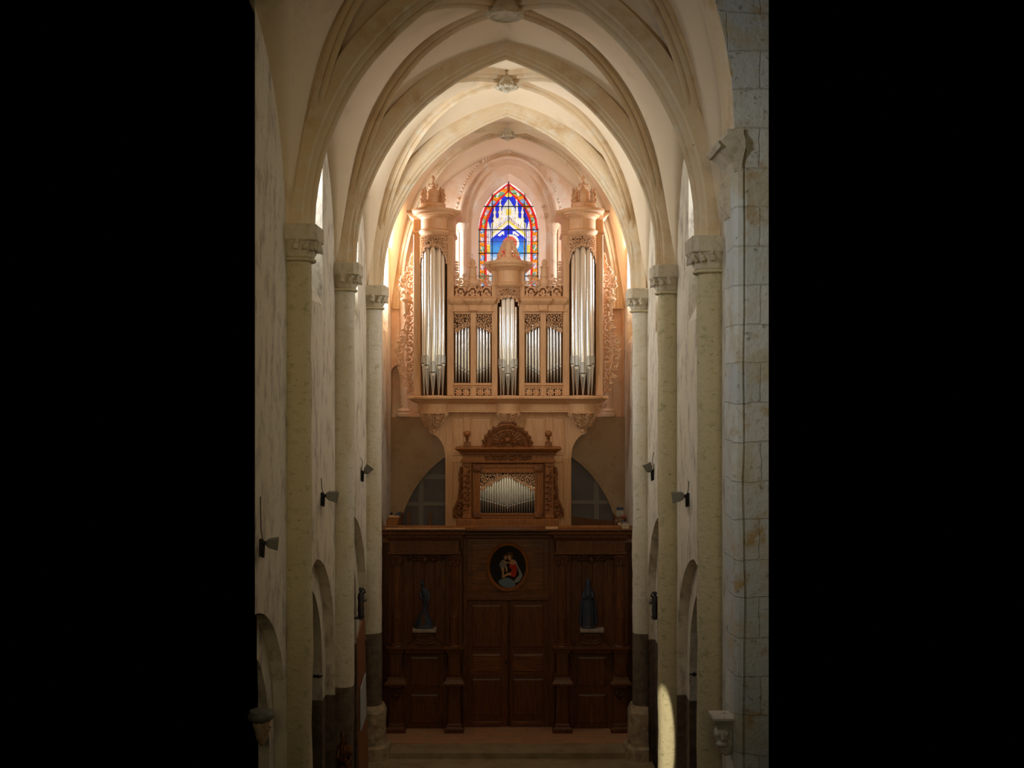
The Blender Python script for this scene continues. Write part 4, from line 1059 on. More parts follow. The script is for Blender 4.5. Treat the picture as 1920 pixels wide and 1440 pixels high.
# top cornice runs
CORN = [(.0, 1040), (.04, 1039), (.04, 1035), (.0, 1034), (.0, 1014), (.05, 1012), (.08, 1009), (.12, 1004), (.20, 1001), (.22, 998), (.22, 996), (.0, 995)]
for (x0, x1) in ((731, 861), (1043, 1172)):
    m = MB(); entab(m, x0, x1, YE+.05, 30.62, CORN); e = m.build('entablature', DK, gal, 30)
    m = MB()
    for i in range(34): X = fx(x0-4+(x1-x0+8)*(i+.5)/34, YE); m.box(X-.022, X+.022, YE-.12, YE, fz(1006.5, YE), fz(1002.5, YE))
    m.build('dentils', DC, e)
m = MB(); entab(m, 872, 1037, YD-.05, 30.62, [(.0, 1010), (.05, 1007), (.10, 1003), (.18, 1000), (.18, 997), (.0, 996)]); e = m.build('entablature', DK, gal, 30)
m = MB()
for i in range(46): X = fx(870+168*(i+.5)/46, YD); m.box(X-.02, X+.02, YD-.17, YD-.05, fz(1006, YD), fz(1002.5, YD))
m.build('dentils', DC, e)
m = MB(); m.box(XL+.04, XR-.04, 29.75, 30.62, fz(995.4, 29.75), fz(993.2, 29.75)); m.build('top_board', DK, gal)
m = MB(); m.box(fx(850, 30.3), fx(1057, 30.3), 30.3, 30.42, 5.5, fz(989.5, 30.3)); m.box(XL+.04, XR-.04, 30.45, 30.55, 5.45, fz(986, 30.45)); m.build('parapet_rail', M['walnut'], gal)
# bays
def gcolumn(px):
    Y = 30.02; X = fx(px, Y); z0 = fz(1213, Y); z1 = fz(1060, Y); zt = fz(1040, Y)
    r = .125; zm = z0+(z1-z0)*.36
    m = MB(); m.lathe(X, Y, [(r, z0+.1), (r*1.02, zm)], 20)
    zs = [(r*.98, zm+.0), (r*1.03, zm+.02)] + [(r*(1-.14*i/8), zm+.04+(z1-zm-.06)*i/8) for i in range(9)]
    m.lathe(X, Y, zs, 64, mod=lambda a, z: (1-.07*max(0, math.cos(a*16))) if z > zm+.03 else 1)
    c = m.build('column', DK, gal, 35)
    m = MB(); m.lathe(X, Y, [(r*1.0, z0+.12), (r*1.2, z0+.10), (r*1.1, z0+.07), (r*1.35, z0+.045), (r*1.4, z0+.03), (r*1.4, z0)], 20); m.build('base', DK, c, 40)
    m = MB(); m.lathe(X, Y, [(r*.9, z1-.02), (r*1.0, z1), (r*.9, z1+.02), (r*.95, z1+.1), (r*1.25, zt-.04), (r*1.45, zt-.035), (r*1.45, zt)], 20)
    for j in range(8):
        a = 2*PI*j/8; ca, sa = math.cos(a), math.sin(a)
        m.tube([(X+r*.95*ca, Y+r*.95*sa, z1+.03), (X+r*1.15*ca, Y+r*1.15*sa, z1+.13), (X+r*1.4*ca, Y+r*1.4*sa, z1+.16), (X+r*1.35*ca, Y+r*1.35*sa, z1+.11)], [.04, .035, .025, .02], 6)
        a += PI/8; ca, sa = math.cos(a), math.sin(a)
        m.tube([(X+r*1.0*ca, Y+r*1.0*sa, z1+.12), (X+r*1.25*ca, Y+r*1.25*sa, z1+.22), (X+r*1.55*ca, Y+r*1.55*sa, z1+.24), (X+r*1.5*ca, Y+r*1.5*sa, z1+.19)], [.03, .028, .022, .018], 6)
    m.build('capital', DC, c, 50)
for side in (-1, 1):
    def q(a): return CX+side*a        # offset from the axis in the photo's units
    def bb(m, a, b, y0, y1, Yf, Yb, bev=.012):
        x0, x1 = sorted((q(a), q(b))); bx(m, x0, x1, y0, y1, Yf, Yb, bev)
    for a in (101.5, 210): gcolumn(q(a))
    # niche back of wide vertical boards
    m = MB()
    for i in range(4): bb(m, 118+i*20, 138+i*20-.3, 1040, 1216, 30.36+(.0 if i % 2 else .006), 30.62, .01)
    m.build('niche_back', DK, gal)
    m = MB(); bb(m, 86, 118, 1040, 1216, 30.28, 30.62); m.build('pilaster_back', DK, gal)
    m = MB(); bb(m, 198, 225, 1040, 1216, 30.28, 30.62); m.build('pilaster_back', DK, gal)
    # festoon at the head of the niche
    m = MB()
    for i in range(15):
        u = i/14; X = fx(q(124+64*u), 30.2); Z = fz(1045+5*math.sin(PI*(u*2 % 1)), 30.2); m.sphere((X, 30.24, Z), .045+.015*(i % 3 == 0), 7, 5)
    X = fx(q(156), 30.2); m.sphere((X, 30.2, fz(1049, 30.2)), .10, 10, 7, (1, .7, 1.1))
    for i in range(16): m.leaf(fx(q(123+66*i/15), 30.2), fz(1046, 30.2), -PI/2+(.9 if i % 2 else -.9), .12, .035, flat(30.26), .05, .5)
    m.build('festoon', DC, gal, 60)
    # shelf cornice at mid height
    SH = [(.0, 1226), (.03, 1222), (.03, 1220), (.07, 1218), (.09, 1216), (.09, 1213.5), (.0, 1213)]
    x0, x1 = sorted((q(121), q(192))); m = MB(); entab(m, x0, x1, 30.1, 30.62, SH); m.build('shelf_cornice', DK, gal, 30)
    for a, b in ((86.5, 117), (196, 225)):
        x0, x1 = sorted((q(a), q(b))); m = MB(); entab(m, x0+2, x1-2, 29.88, 30.62, SH); m.build('pedestal_cornice', DK, gal, 30)
    # pedestals
    for a, b, inner in ((90, 113, True), (199, 223, False)):
        m = MB(); bb(m, a, b, 1226, 1270, 29.88, 30.62); ped = m.build('pedestal', DK, gal)
        x0, x1 = sorted((q(a+2), q(b-2))); m = MB(); panel(m, x0, x1, 1230, 1266, 29.875, .8, .01)
        if inner:
            for y in (1231, 1252): bx(m, x0+7, x1-4, y, y+2, 29.86, 29.88)
        m.build('pedestal_panel', DK, ped)
        x0, x1 = sorted((q(a), q(b))); m = MB(); entab(m, x0, x1, 29.9, 30.62, [(.0, 1268), (.04, 1270), (.05, 1274), (.10, 1278), (.13, 1280), (.13, 1284), (.0, 1285)]); m.build('pedestal_base', DK, ped, 30)
        a2, b2 = (a-2, b+1) if inner else (a+8, b-1)
        m = MB(); bb(m, a if inner else a-2, b if inner else b+1, 1284, 1358, 29.98 if inner else 30.1, 30.62); lp = m.build('lower_pilaster', DK, gal)
        x0, x1 = sorted((q(a), q(b))); m = MB(); entab(m, x0, x1, 29.95, 30.62, [(.0, 1357), (.03, 1359), (.03, 1362), (.08, 1364), (.10, 1366), (.10, 1373), (.0, 1373.6)]); m.build('foot', DK, lp, 30)
        if not inner:   # carved corbel head under the end pedestal
            X = fx(q(210), 29.95); m = MB(); m.box(X-.22, X+.14, 29.86, 30.2, fz(1290, 29.9), fz(1286, 29.9))
            m.lathe(X-.02*side, 30.02, [(.03, fz(1312, 30)), (.07, fz(1308, 30)), (.09, fz(1302, 30)), (.12, fz(1296, 30)), (.16, fz(1290, 30))], 12)
            for j in range(6): m.sphere((X+.10*math.cos(j*PI/5+PI), 29.93, fz(1300, 30)+.05*math.sin(j*2)), .045, 7, 5)
            m.build('corbel', DC, ped, 60)
    # lower door-like panelling between the pedestals
    m = MB(); bb(m, 113, 199, 1226, 1368, 30.30, 30.62); lpn = m.build('lower_panelling', DK, gal)
    for y0, y1 in ((1229, 1290), (1299, 1360)):
        x0, x1 = sorted((q(128), q(186))); m = MB(); panel(m, x0, x1, y0, y1, 30.295, 1.8); m.build('lower_panel', DK, lpn)
    # carved hanging consoles flanking it
    for a in (118, 192):
        m = MB(); X = fx(q(a), 30.1)
        for j in range(5): m.sphere((X, 30.2, fz(1232+6*j, 30.1)), .075-.01*j, 8, 6, (.7, 1, 1.1))
        m.build('console', DC, lpn, 60)
    # sloping pediment under the statue
    m = MB(); xs = [q(121), q(126), q(134), q(141), q(171), q(178), q(186), q(192)]; ys = [1212, 1207, 1202, 1190, 1190, 1202, 1207, 1212]
    pts = [(fx(x, 30.2), fz(y, 30.2)) for x, y in zip(xs, ys)]; m.prism(pts, 30.12, 30.37); pdm = m.build('pediment', DK, gal)
    m = MB()
    for i in range(7): m.leaf(fx(q(156), 30.12), fz(1209, 30.12), PI*(i+.5)/7, .30, .05, flat(30.12), .03, 0)
    m.build('pediment_carving', DC, pdm, 60)
    sl_ = MB(); X = fx(q(156.5), 30.15); sl_.box(X-.33, X+.33, 29.98, 30.35, fz(1186.5, 30.0), fz(1180, 30.0), .015)
    s2 = sl_.build('statue_shelf', M['slab'], gal)
    m = MB(); R = []
    for hw_, y in ((.18, 1192), (.24, 1189.5), (.30, 1187)): R.append([Vector((X-hw_, 30.35, fz(y, 30.1))), Vector((X-hw_, 30.05, fz(y, 30.1))), Vector((X+hw_, 30.05, fz(y, 30.1))), Vector((X+hw_, 30.35, fz(y, 30.1)))])
    m.rings(R); m.build('shelf_bracket', DC, gal)

# statues in the niches
def loft(m, secs, cx, cy, folds=9, amp=.10, seg=40, ph=0):
    R = []
    for (dx, dy, z, rx, ry, f) in secs:
        R.append([(cx+dx+rx*math.cos(2*PI*i/seg)*(1+amp*f*math.sin(folds*2*PI*i/seg+ph+z*2)), cy+dy+ry*math.sin(2*PI*i/seg)*(1+amp*f*math.sin(folds*2*PI*i/seg+ph+z*2)), z) for i in range(seg)])
    m.rings(R)
zsh = fz(1180, 30.0)
X = fx(795, 30.15); Y = 30.16
st_ = thing('statue', 'slim dark blue-grey statue with a flaring hem in the left gallery niche', 'statue', (X, Y, zsh))
m = MB()
loft(m, [(0, 0, zsh+.10, .25, .12, 1), (0, 0, zsh+.2, .21, .12, 1), (.0, 0, zsh+.34, .13, .10, 1), (.02, 0, zsh+.5, .075, .08, .6), (.04, 0, zsh+.65, .07, .07, .5), (.055, 0, zsh+.78, .085, .075, .5), (.05, 0, zsh+.88, .10, .08, .3), (.03, 0, zsh+1.0, .12, .085, .3), (.0, -.01, zsh+1.08, .10, .07, .2), (-.03, -.02, zsh+1.12, .045, .045, 0), (-.045, -.025, zsh+1.16, .04, .045, 0), (-.05, -.03, zsh+1.2, .055, .06, 0), (-.05, -.03, zsh+1.26, .06, .065, 0), (-.045, -.02, zsh+1.31, .045, .05, 0), (-.04, -.02, zsh+1.33, .012, .012, 0)], X, Y, 8, .10)
m.sphere((X-.055, Y-.095, zsh+1.235), .012, 6, 5); m.build('figure', M['bluestat'], st_, 60)
m = MB(); m.tube([(X+.13, Y-.01, zsh+1.03), (X+.16, Y-.05, zsh+.86), (X+.11, Y-.12, zsh+.76), (X+.03, Y-.13, zsh+.84)], [.04, .035, .03, .022], 8); m.tube([(X-.08, Y-.01, zsh+1.02), (X-.10, Y-.07, zsh+.88), (X-.03, Y-.13, zsh+.82), (X+.02, Y-.13, zsh+.86)], [.04, .035, .03, .022], 8); m.build('arms', M['bluestat'], st_, 60)
m = MB(); m.lathe(X, Y, [(.26, zsh), (.26, zsh+.06), (.22, zsh+.10), (.20, zsh+.12)], 20, sy=.6); m.build('statue_base', M['bluestat'], st_, 40)
m = MB(); m.prism([(X-.06, zsh+.12), (X+.04, zsh+.12), (X+.03, zsh+.42), (X-.03, zsh+.42)], Y-.15, Y-.09); m.build('robe_front', M['darkcarve'], st_)
X = fx(1103, 30.15)
st_ = thing('statue', 'veiled dark blue-grey statue, tall and cone-shaped, in the right gallery niche', 'statue', (X, Y, zsh))
m = MB()
loft(m, [(0, 0, zsh+.08, .17, .12, 1), (0, 0, zsh+.25, .16, .12, 1), (0, 0, zsh+.45, .165, .12, 1), (0, 0, zsh+.65, .16, .115, .8), (0, 0, zsh+.85, .145, .11, .6), (0, 0, zsh+1.02, .115, .10, .4), (0, 0, zsh+1.12, .085, .085, .2), (0, -.01, zsh+1.18, .07, .08, .1), (0, -.01, zsh+1.26, .075, .085, 0), (0, 0, zsh+1.33, .062, .07, 0), (0, 0, zsh+1.38, .035, .04, 0), (0, 0, zsh+1.40, .01, .01, 0)], X, Y, 9, .09)
m.build('figure', M['bluestat'], st_, 60)
m = MB(); m.sphere((X, Y-.045, zsh+1.24), .052, 12, 8, (.85, 1, 1.2)); m.sphere((X, Y-.10, zsh+1.235), .009, 6, 5); m.build('face', M['bronze'], st_, 80)
m = MB()
for s_ in (-1, 1):
    m.tube([(X+s_*.11, Y-.03, zsh+1.03), (X+s_*.13, Y-.08, zsh+.86), (X+s_*.07, Y-.13, zsh+.85), (X+s_*.01, Y-.15, zsh+.95)], [.045, .04, .03, .018], 8)
    m.tube([(X+s_*.13, Y-.02, zsh+1.0), (X+s_*.18, Y-.02, zsh+.7), (X+s_*.20, Y-.01, zsh+.4), (X+s_*.22, Y, zsh+.12)], [.03, .035, .04, .05], 8)
m.build('arms', M['bluestat'], st_, 60)
m = MB(); m.lathe(X, Y, [(.19, zsh), (.19, zsh+.05), (.17, zsh+.09)], 20, sy=.7); m.build('statue_base', M['bronze'], st_, 40)

# oval painting
YO = YD-.02; X = fx(952, YO); Z = fz(1063, YO); rx, rz = 33.5*YO/F, 39.5*YO/F
ov = thing('oval_painting', 'oval painting of a seated mother holding a child, over the double door', 'painting', (X, YO, Z))
m = MB(); N_ = 56
prof = [(0, .05), (.0, -.03), (.25, -.055), (.5, -.03), (.7, -.05), (1.0, -.02), (1.0, .05)]
R = []
for i in range(N_+1):
    a = 2*PI*i/N_; R.append([(X+(rx+.10*(1-k_))*math.cos(a), YO+d_, Z+(rz+.10*(1-k_))*math.sin(a)) for k_, d_ in prof])
m.rings(R, True, False); m.build('frame', M['walnut'], ov, 50)
def pmat(name, c): return mat(name, c, .8, spec=.1)
m = MB(); m.prism([(X+(rx+.01)*math.cos(2*PI*i/48), Z+(rz+.01)*math.sin(2*PI*i/48)) for i in range(48)], YO+.0, YO+.04); cv = m.build('canvas', pmat('paint_dark', (.018, .014, .010)), ov)
SK = pmat('paint_skin', (.42, .22, .10)); RDp = pmat('paint_red', (.36, .03, .01)); BLp = pmat('paint_blue', (.13, .17, .20)); VEp = pmat('paint_veil', (.20, .20, .18)); HRp = pmat('paint_hair', (.10, .045, .018)); GRp = pmat('paint_shift', (.20, .17, .15))
def blob(pts, mt, name, lay):      # pts in units of the painting, 0..1 over the photo crop
    P_ = []
    n = len(pts)
    for i in range(n):
        p0, p1, p2, p3 = pts[i-1], pts[i], pts[(i+1) % n], pts[(i+2) % n]
        for t in (0, .25, .5, .75):
            P_.append(tuple(.5*((2*p1[k])+(-p0[k]+p2[k])*t+(2*p0[k]-5*p1[k]+4*p2[k]-p3[k])*t*t+(-p0[k]+3*p1[k]-3*p2[k]+p3[k])*t**3) for k in (0, 1)))
    m = MB(); m.prism([(fx(900+x/12, YO), fz(1000+y/12, YO)) for x, y in P_], YO-.002-lay*.0012, YO+.001); m.build(name, mt, cv)
blob([(430, 1060), (600, 1000), (720, 1040), (760, 1090), (800, 1160), (700, 1215), (560, 1210), (440, 1140)], BLp, 'painted_skirt', 1)
blob([(770, 590), (820, 640), (880, 780), (950, 920), (930, 1010), (850, 1100), (760, 1090), (840, 980), (880, 930), (850, 800), (800, 680)], VEp, 'painted_veil', 2)
blob([(680, 690), (800, 690), (835, 780), (820, 900), (790, 975), (700, 965), (660, 900), (690, 860), (720, 820), (660, 760)], RDp, 'painted_dress', 3)
blob([(690, 590), (770, 600), (810, 670), (760, 700), (690, 700), (670, 650)], SK, 'painted_shoulder', 4)
blob([(680, 890), (700, 940), (600, 950), (540, 1000), (490, 985), (560, 930), (620, 895)], SK, 'painted_arm', 5)
blob([(630, 430), (720, 440), (750, 520), (700, 590), (690, 500), (640, 500), (610, 520), (600, 470)], HRp, 'painted_hair', 5)
blob([(635, 495), (690, 500), (700, 560), (670, 605), (640, 590), (625, 540)], SK, 'painted_face', 6)
blob([(480, 620), (540, 590), (580, 640), (600, 720), (560, 770), (470, 770), (440, 700)], GRp, 'painted_shift', 4)
blob([(550, 620), (600, 640), (680, 650), (670, 675), (590, 670), (540, 650)], SK, 'painted_child_arm', 6)
blob([(470, 780), (540, 770), (540, 860), (530, 960), (500, 960), (500, 870)], SK, 'painted_leg', 6)
blob([(570, 740), (610, 760), (615, 860), (590, 865), (575, 800)], SK, 'painted_leg', 6)
blob([(540, 500), (590, 490), (610, 540), (590, 590), (555, 580), (535, 540)], SK, 'painted_child_face', 7)
blob([(535, 490), (590, 475), (600, 505), (560, 510), (540, 550), (525, 520)], HRp, 'painted_child_hair', 8)

# ------------------------------------------------------------------ clutter on the gallery
YK = 30.9
def sbox(name, mt, px0, px1, py0, py1, Y, dep, label, cat, bev=.004, z0=None):
    m = MB(); m.box(fx(px0, Y), fx(px1, Y), Y, Y+dep, z0 if z0 is not None else fz(py1, Y), fz(py0, Y), bev); return tag(m.build(name, mt), label, cat)
c = thing('slanted_desk', 'brown wooden box desk with a sloping end at the left end of the gallery', 'desk', (fx(736, 31.5), 31.5, 5.3))
m = MB(); m.prism([(fx(724, 31.2), 5.3), (fx(736, 31.2), 5.3), (fx(748, 31.2), fz(970, 31.2)), (fx(728, 31.2), fz(970, 31.2)), (fx(724, 31.2), fz(976, 31.2))], 31.2, 31.9); m.build('body', M['walnut'], c)
m = MB(); m.box(fx(727.5, 31.2), fx(749, 31.2), 31.17, 31.9, fz(970, 31.2), fz(969, 31.2)); m.build('top', M['plank'], c)
m = MB(); m.prism([(fx(736.5, 31.3), 5.3), (fx(751.5, 31.3), 5.3), (fx(751.5, 31.3), fz(965, 31.3)), (fx(748.5, 31.3), fz(965, 31.3))], 31.32, 31.9); m.build('side_panel', M['dark'], c)
sbox('switch_box', M['black'], 732, 736, 961.5, 966.5, 31.6, .06, 'small black box on the slanted desk top', 'box', z0=fz(969, 31.17))
m = MB(); zt = fz(969, 31.17)+.004; m.prism([(fx(737, 31.5), zt), (fx(750.5, 31.5), zt), (fx(750, 31.5), zt+.10), (fx(746, 31.5), zt+.07)], 31.5, 31.7); tag(m.build('folded_cloth', M['cardblue']), 'crumpled dark blue cloth on the slanted desk', 'cloth')
for px, lb in ((766, 'dark wooden post nearest the slanted desk, before the grey glazing'), (806.5, 'dark wooden post nearest the large organ case, left side')):
    m = MB(); m.box(fx(px-2.5, 32.6), fx(px+2.5, 32.6), 32.6, 32.66, 5.3, fz(961, 32.6)); tag(m.build('wooden_post', M['darkh']), lb, 'post')
m = MB(); m.prism([(fx(1072, 32.8), 5.3), (fx(1152, 32.8), 5.3), (fx(1152, 32.8), fz(978, 32.8)), (fx(1072, 32.8), fz(968, 32.8))], 32.8, 32.84); tag(m.build('sloping_board', M['dark']), 'brown board with a sloping top edge right of the large organ case', 'board')
zt = 5.3
c = thing('bookshelf', 'small dark shelf unit at the right end of the gallery', 'shelf', (fx(1164, 31.4), 31.4, zt))
m = MB(); bx(m, 1152, 1154, 966, 1003, 31.2, 31.7); bx(m, 1173, 1175, 972, 1003, 31.2, 31.7); bx(m, 1152, 1175, 971, 973, 31.2, 31.7); m.build('frame', M['dark'], c)
m = MB(); bx(m, 1154, 1173, 985, 986, 31.2, 31.7); m.build('shelf_board', M['dark'], c)
for i, (px, hh) in enumerate(((1157.5, 952), (1160.8, 951.5), (1164.2, 951.5), (1167.4, 952))):
    X = fx(px, 31.45); z0 = fz(971, 31.2)+.003; m = MB(); m.lathe(X, 31.45, [(.022, z0), (.022, z0+.16), (.012, z0+.18), (.012, z0+.2)], 10); b_ = m.build('bottle', M['glasslens'], smooth=40)
    tag(b_, ('leftmost', 'second from left', 'third from left', 'rightmost')[i]+' of the four blue-capped clear bottles on the gallery bookshelf', 'bottle', 'four blue-capped bottles in a row')
    m = MB(); m.lathe(X, 31.45, [(.026, z0+.195), (.026, z0+.27), (.02, z0+.275)], 10); m.build('cap', M['cardblue'], b_, 40)
z0 = fz(972, 31.2)
def book(mt, px0, px1, zb, th, Y, label, cat='book', rot=0):
    X0, X1 = fx(px0, Y), fx(px1, Y); t_ = thing('book', label, cat, ((X0+X1)/2, Y, zb))
    m = MB(); m.box(X0+.006, X1-.006, Y+.006, Y+.19, zb+th*.14, zb+th*.86); m.build('pages', M['cardcream'], t_)
    m = MB(); m.box(X0, X1, Y, Y+.2, zb, zb+th*.13); m.box(X0, X1, Y, Y+.2, zb+th*.87, zb+th); m.box(X0, X0+.006, Y, Y+.2, zb, zb+th); m.build('cover', mt, t_)
YB = 29.95; zr = fz(993.2, 29.75)+.002
book(M['orangeb'], 1166, 1180, zr, .045, YB, 'orange-brown book lying lowest on the parapet top, right end')
book(M['paper'], 1165, 1180, zr+.047, .03, YB+.01, 'pale thin book second in the parapet pile, right end')
book(M['orangeb'], 1165.5, 1180, zr+.079, .055, YB, 'orange-yellow thick book under the blue one, parapet pile, right end')
book(M['cardblue'], 1166.5, 1179, zr+.136, .03, YB+.02, 'dark blue book topmost of the parapet pile, right end')
zsb = fz(985, 31.2)+.002
book(M['orangeb'], 1158, 1166, zsb, .08, 31.25, 'small orange book on the lower board of the gallery shelf')
book(M['paper'], 1167, 1172.5, zsb, .10, 31.25, 'pale book at the right of the lower gallery shelf board')
m = MB(); m.box(fx(1166, 31.25), fx(1173, 31.25), 31.25, 31.45, fz(970.6, 31.2), fz(968.6, 31.2)); tag(m.build('red_cloth', M['cardred']), 'small folded red cloth on top of the gallery bookshelf', 'cloth')
# loose planks on the parapet
m = MB(); m.box(fx(723, 29.8), fx(872, 29.8), 29.8, 29.95, zr+.002, zr+.022); tag(m.build('plank', M['plank']), 'pale plank lying along the left half of the gallery parapet', 'plank')
m = MB(); m.box(fx(745, 30.05), fx(897, 30.05), 30.05, 30.18, zr+.002, zr+.05); tag(m.build('plank', M['walnut']), 'thicker orange-brown plank behind the pale one, left of the small organ', 'plank')
m = MB(); m.box(fx(1023, 29.85), fx(1047, 29.85), 29.85, 30.1, zr+.002, zr+.035); tag(m.build('plank', M['plank']), 'short pale board offcut on the parapet right of centre', 'plank')
m = MB(); m.box(fx(1048, 30.05), fx(1165, 30.05), 30.05, 30.18, zr+.002, zr+.06); tag(m.build('plank', M['walnut']), 'long brown plank on the parapet, right half', 'plank')

# ------------------------------------------------------------------ wall lamps
def lamp(sg, px, py, Y, label, pitch, yaw, cable, s=1.0):
    X = NX+sg*W; Z = fz(py, Y); t_ = thing('floodlight', label, 'lamp', (X, Y, Z))
    m = MB(); m.box(X-(.03 if sg > 0 else 0), X+(.03 if sg < 0 else 0), Y-.05, Y+.05, Z-.2, Z+.06); m.tube([(X-sg*.05, Y, Z-.22), (X-sg*.06, Y, Z-.02), (X-sg*.05, Y, Z+.03), (X-sg*.01, Y, Z+.05)], .022, 8); m.build('bracket', M['iron'], t_, 40)
    m = MB(); m.tube([(X-sg*.05, Y, Z+.02)]+[(X-sg*a, Y+b, Z+c_) for a, b, c_ in cable], .008, 6); m.build('cable', M['iron'], t_, 40)
    m = MB(); rot = Matrix.Rotation(yaw, 3, 'Z') @ Matrix.Rotation(pitch, 3, 'Y')
    R = []
    for d_, hw_, hh in ((0, .07*s, .05*s), (.06*s, .13*s, .09*s), (.22*s, .17*s, .12*s), (.25*s, .18*s, .13*s)):
        R.append([Vector((X-sg*.1, Y, Z))+rot @ Vector((-sg*d_, a*hw_, b*hh)) for a, b in ((-1, -1), (1, -1), (1, 1), (-1, 1))])
    m.rings(R); h_ = m.build('housing', M['grey'], t_)
    m = MB(); R = []
    for d_ in (.251*s, .258*s): R.append([Vector((X-sg*.1, Y, Z))+rot @ Vector((-sg*d_, a*.16*s, b*.11*s)) for a, b in ((-1, -1), (1, -1), (1, 1), (-1, 1))])
    m.rings(R); m.build('lens', M['glasslens'], h_)
    m = MB(); m.tube([(X-sg*.05, Y, Z), Vector((X-sg*.1, Y, Z))+rot @ Vector((-sg*.05, 0, 0))], .03, 8); m.build('joint', M['iron'], t_, 40)
lamp(-1, 604, 929, 21.6, 'grey square floodlight on the left wall between nearest and middle column', .15, .25, [(.02, -.02, .15), (.01, -.03, .35)], .9)
lamp(-1, 677, 887, 27.3, 'grey floodlight tilted down on the left wall beyond the middle column', -.9, .1, [(.03, -.02, .1), (.05, -.05, .3), (.01, -.1, .38)], .9)
lamp(-1, 481, 1018, 16.35, 'grey floodlight cut by the left edge of the picture, low on the wall', .1, .2, [(.02, 0, .2), (.01, 0, .7)], .7)
lamp(1, 1292, 930, 21.7, 'grey square floodlight on the right wall between middle column and nearest', -.15, -.25, [(.02, -.02, .12), (.01, -.03, .3)], .9)
lamp(1, 1226, 885, 27.1, 'grey floodlight hanging down on the right wall beyond the middle column', 1.2, -.1, [(.05, 0, .1), (.03, -.02, .35), (.01, -.05, .5)], .9)

# ------------------------------------------------------------------ small wall figures, hooks, corbels, board
def wallfig(sg, px, py0, py1, Y, label):
    X = NX+sg*(W-.0); x = fx(px, Y); z0, z1 = fz(py1, Y), fz(py0, Y); h = z1-z0; t_ = thing('wall_statuette', label, 'statuette', (x, Y, z0))
    m = MB(); loft(m, [(0, 0, z0+h*.12, .06, .07, 1), (0, 0, z0+h*.3, .07, .08, 1), (0, 0, z0+h*.5, .06, .06, 1), (0, 0, z0+h*.66, .08, .07, .5), (0, 0, z0+h*.78, .06, .06, .3), (0, 0, z0+h*.81, .03, .03, 0), (0, 0, z0+h*.87, .05, .05, 0), (0, 0, z0+h*.93, .045, .045, 0), (0, 0, z0+h*.95, .01, .01, 0)], x, Y, 5, .2, 20)
    m.tube([(x, Y, z0+h*.72), (x-sg*.10, Y-.05, z0+h*.82), (x-sg*.06, Y-.07, z0+h*.95)], [.03, .025, .015], 6)
    m.tube([(x, Y, z0+h*.7), (x-sg*.10, Y-.03, z0+h*.55), (x-sg*.14, Y-.05, z0+h*.6)], [.03, .025, .015], 6); m.build('figure', M['bronze'], t_, 60)
    m = MB(); m.lathe(x, Y, [(.03, z0), (.09, z0+h*.04), (.06, z0+h*.07), (.10, z0+h*.12)], 12); m.tube([(x, Y, z0+h*.05), (X, Y, z0+h*.05)], .03, 6); m.build('bracket', M['bronze'], t_, 40)
wallfig(-1, 677, 1098, 1162, 25.4, 'small dark bronze figure on the left wall beyond the middle column')
wallfig(1, 1228, 1106, 1162, 25.4, 'small dark bronze figure on the right wall beyond the middle column')
def hook(x, Y, z, sg, label):
    m = MB(); m.tube([(x, Y, z), (x-sg*.12, Y-.02, z-.01), (x-sg*.2, Y-.03, z+.01)], [.03, .025, .012], 7); m.tube([(x-sg*.10, Y-.02, z+.05), (x-sg*.12, Y-.02, z-.04)], .014, 6); tag(m.build('iron_hook', M['iron'], smooth=60), label, 'hook')
hook(fx(588, 22.9), 22.88, fz(1267, 22.9), -1, 'small black iron hook on the jamb of the second left arch')
hook(fx(1310, 22.9), 22.88, fz(1263, 22.9), 1, 'small black iron hook on the jamb of the second right arch')
# carved corbel head, left edge
X = fx(489, 17.0); Y = 17.0; zt = fz(1332, Y)
t_ = thing('corbel_head', 'dark-topped carved corbel on the left wall at the picture edge', 'corbel', (X, Y, zt-.5))
m = MB(); R = []
for r, z in ((.03, zt-.55), (.10, zt-.42), (.12, zt-.30), (.15, zt-.22), (.14, zt-.16)): R.append([(X+.02+r*math.cos(2*PI*i/14), Y+r*math.sin(2*PI*i/14), z) for i in range(14)])
m.rings(R); m.sphere((X+.12, Y-.08, zt-.26), .035, 7, 5); m.tube([(XL, Y, zt-.15), (X, Y, zt-.2)], .12, 8); m.build('head', M['plaster_arm'], t_, 50)
m = MB(); m.lathe(X, Y, [(.14, zt-.17), (.20, zt-.12), (.21, zt-.06), (.17, zt-.0), (.06, zt+.01)], 20, mod=lambda a, z: 1+.06*math.sin(a*9)); m.build('cap', M['grey'], t_, 50)
# white limestone corbel with a head, right
X = 3.26; Y = 16.9; zt = fz(1340, Y)
t_ = thing('carved_corbel', 'white limestone corbel with a carved grinning head beside the ashlar pier', 'corbel', (X+.1, Y, zt-.6))
m = MB(); R = []
for hw_, z in ((.10, zt-.20), (.15, zt-.12), (.22, zt-.03), (.22, zt)): R.append([(X-hw_*.7, Y-hw_, z), (PX+.0, Y-hw_, z), (PX+.0, Y+hw_, z), (X-hw_*.7, Y+hw_, z)])
m.rings(R); m.build('abacus', M['whitestone'], t_)
m = MB(); m.sphere((X+.02, Y, zt-.30), .13, 16, 12, (1, 1, 1.1)); m.sphere((X-.07, Y-.12, zt-.27), .04, 8, 6); m.sphere((X+.06, Y-.13, zt-.26), .04, 8, 6); m.sphere((X, Y-.15, zt-.33), .035, 8, 6, (1, 1, 1.4)); m.sphere((X-.0, Y-.10, zt-.42), .09, 10, 7, (1.1, 1, .6)); m.sphere((X+.08, Y-.03, zt-.52), .09, 10, 7, (1, 1, 1.2)); m.box(X, PX, Y-.05, Y+.12, zt-.5, zt-.1)
m.build('head', M['whitestone'], t_, 60)
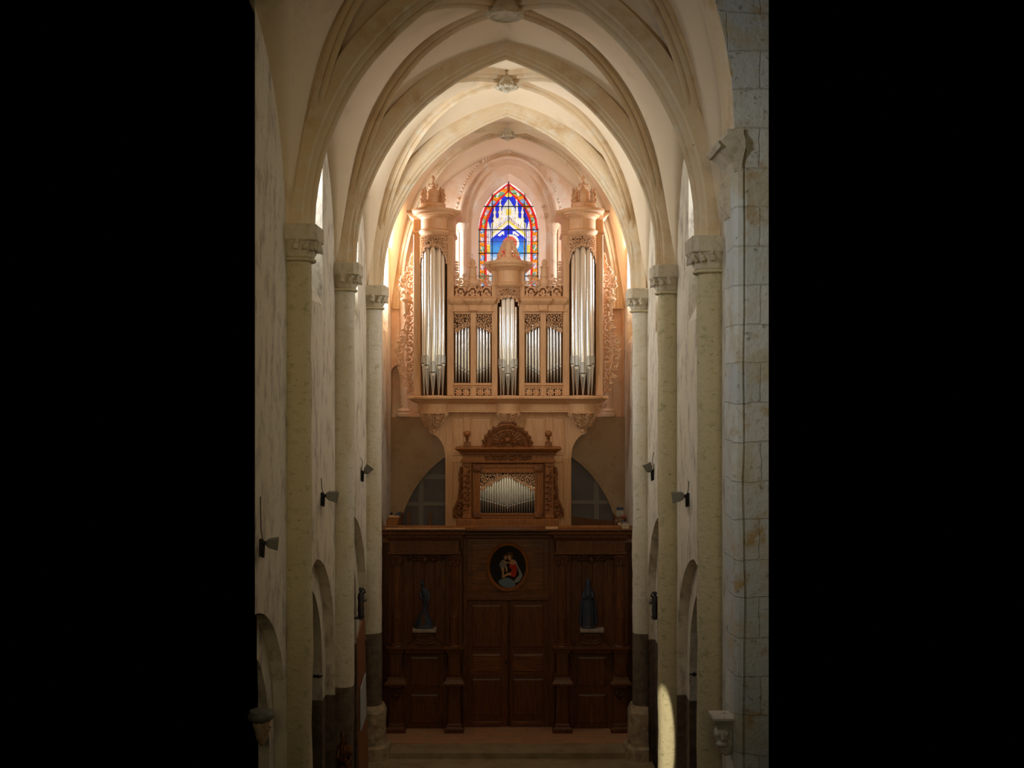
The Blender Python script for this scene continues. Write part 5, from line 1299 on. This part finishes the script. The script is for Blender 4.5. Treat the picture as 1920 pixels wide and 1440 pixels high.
# tall leaning board with a pale sheet, beyond the middle left column
t_ = thing('leaning_board', 'tall orange-brown board with a pale sheet leaning behind the middle left column', 'board', (fx(681, 25.6), 25.6, 0))
m = MB(); y0, y1 = 24.3, 26.9
m.add([(XL+.35, y0, 0), (XL+.21, y1, 0), (XL+.11, y1, 4.1), (XL+.32, y0, 4.1), (XL+.39, y0, 0), (XL+.25, y1, 0), (XL+.15, y1, 4.1), (XL+.36, y0, 4.1)], [(0, 1, 2, 3), (4, 5, 6, 7), (0, 1, 5, 4), (1, 2, 6, 5), (2, 3, 7, 6), (3, 0, 4, 7)]); m.build('board', M['red'], t_)
m = MB(); m.add([(XL+.375, 24.5, 1.95), (XL+.255, 26.3, 1.75), (XL+.235, 26.3, 2.78), (XL+.37, 24.5, 2.9), (XL+.40, 24.5, 1.95), (XL+.28, 26.3, 1.75), (XL+.26, 26.3, 2.78), (XL+.395, 24.5, 2.9)], [(0, 1, 2, 3), (4, 5, 6, 7), (0, 1, 5, 4), (1, 2, 6, 5), (2, 3, 7, 6), (3, 0, 4, 7)]); m.build('sheet', M['paper'], t_)
# gilded figure at the foot of the middle left column
X = fx(646, 22.6); Y = 22.6
t_ = thing('gilded_statue', 'dark gilded statue on a stand before the foot of the middle left column', 'statue', (X, Y, 0))
m = MB(); loft(m, [(0, 0, 1.2, .16, .14, 1), (0, 0, 1.7, .15, .13, 1), (0, 0, 2.05, .12, .10, 1), (-.01, 0, 2.25, .11, .09, .5), (-.02, 0, 2.36, .045, .045, 0), (-.03, 0, 2.42, .06, .065, 0), (-.03, 0, 2.51, .055, .06, 0), (-.03, 0, 2.56, .015, .015, 0)], X, Y, 7, .15, 30)
m.tube([(X+.1, Y, 2.25), (X+.15, Y-.05, 2.0), (X+.05, Y-.14, 1.9)], [.045, .04, .025], 8); m.tube([(X-.1, Y, 2.25), (X-.14, Y-.05, 2.0), (X-.03, Y-.14, 2.0)], [.045, .04, .025], 8); m.build('figure', M['gilt'], t_, 60)
m = MB(); m.box(X-.2, X+.2, Y-.17, Y+.17, 0, 1.12, .02); m.box(X-.23, X+.23, Y-.2, Y+.2, 1.12, 1.2, .02); m.build('stand', M['dark'], t_)
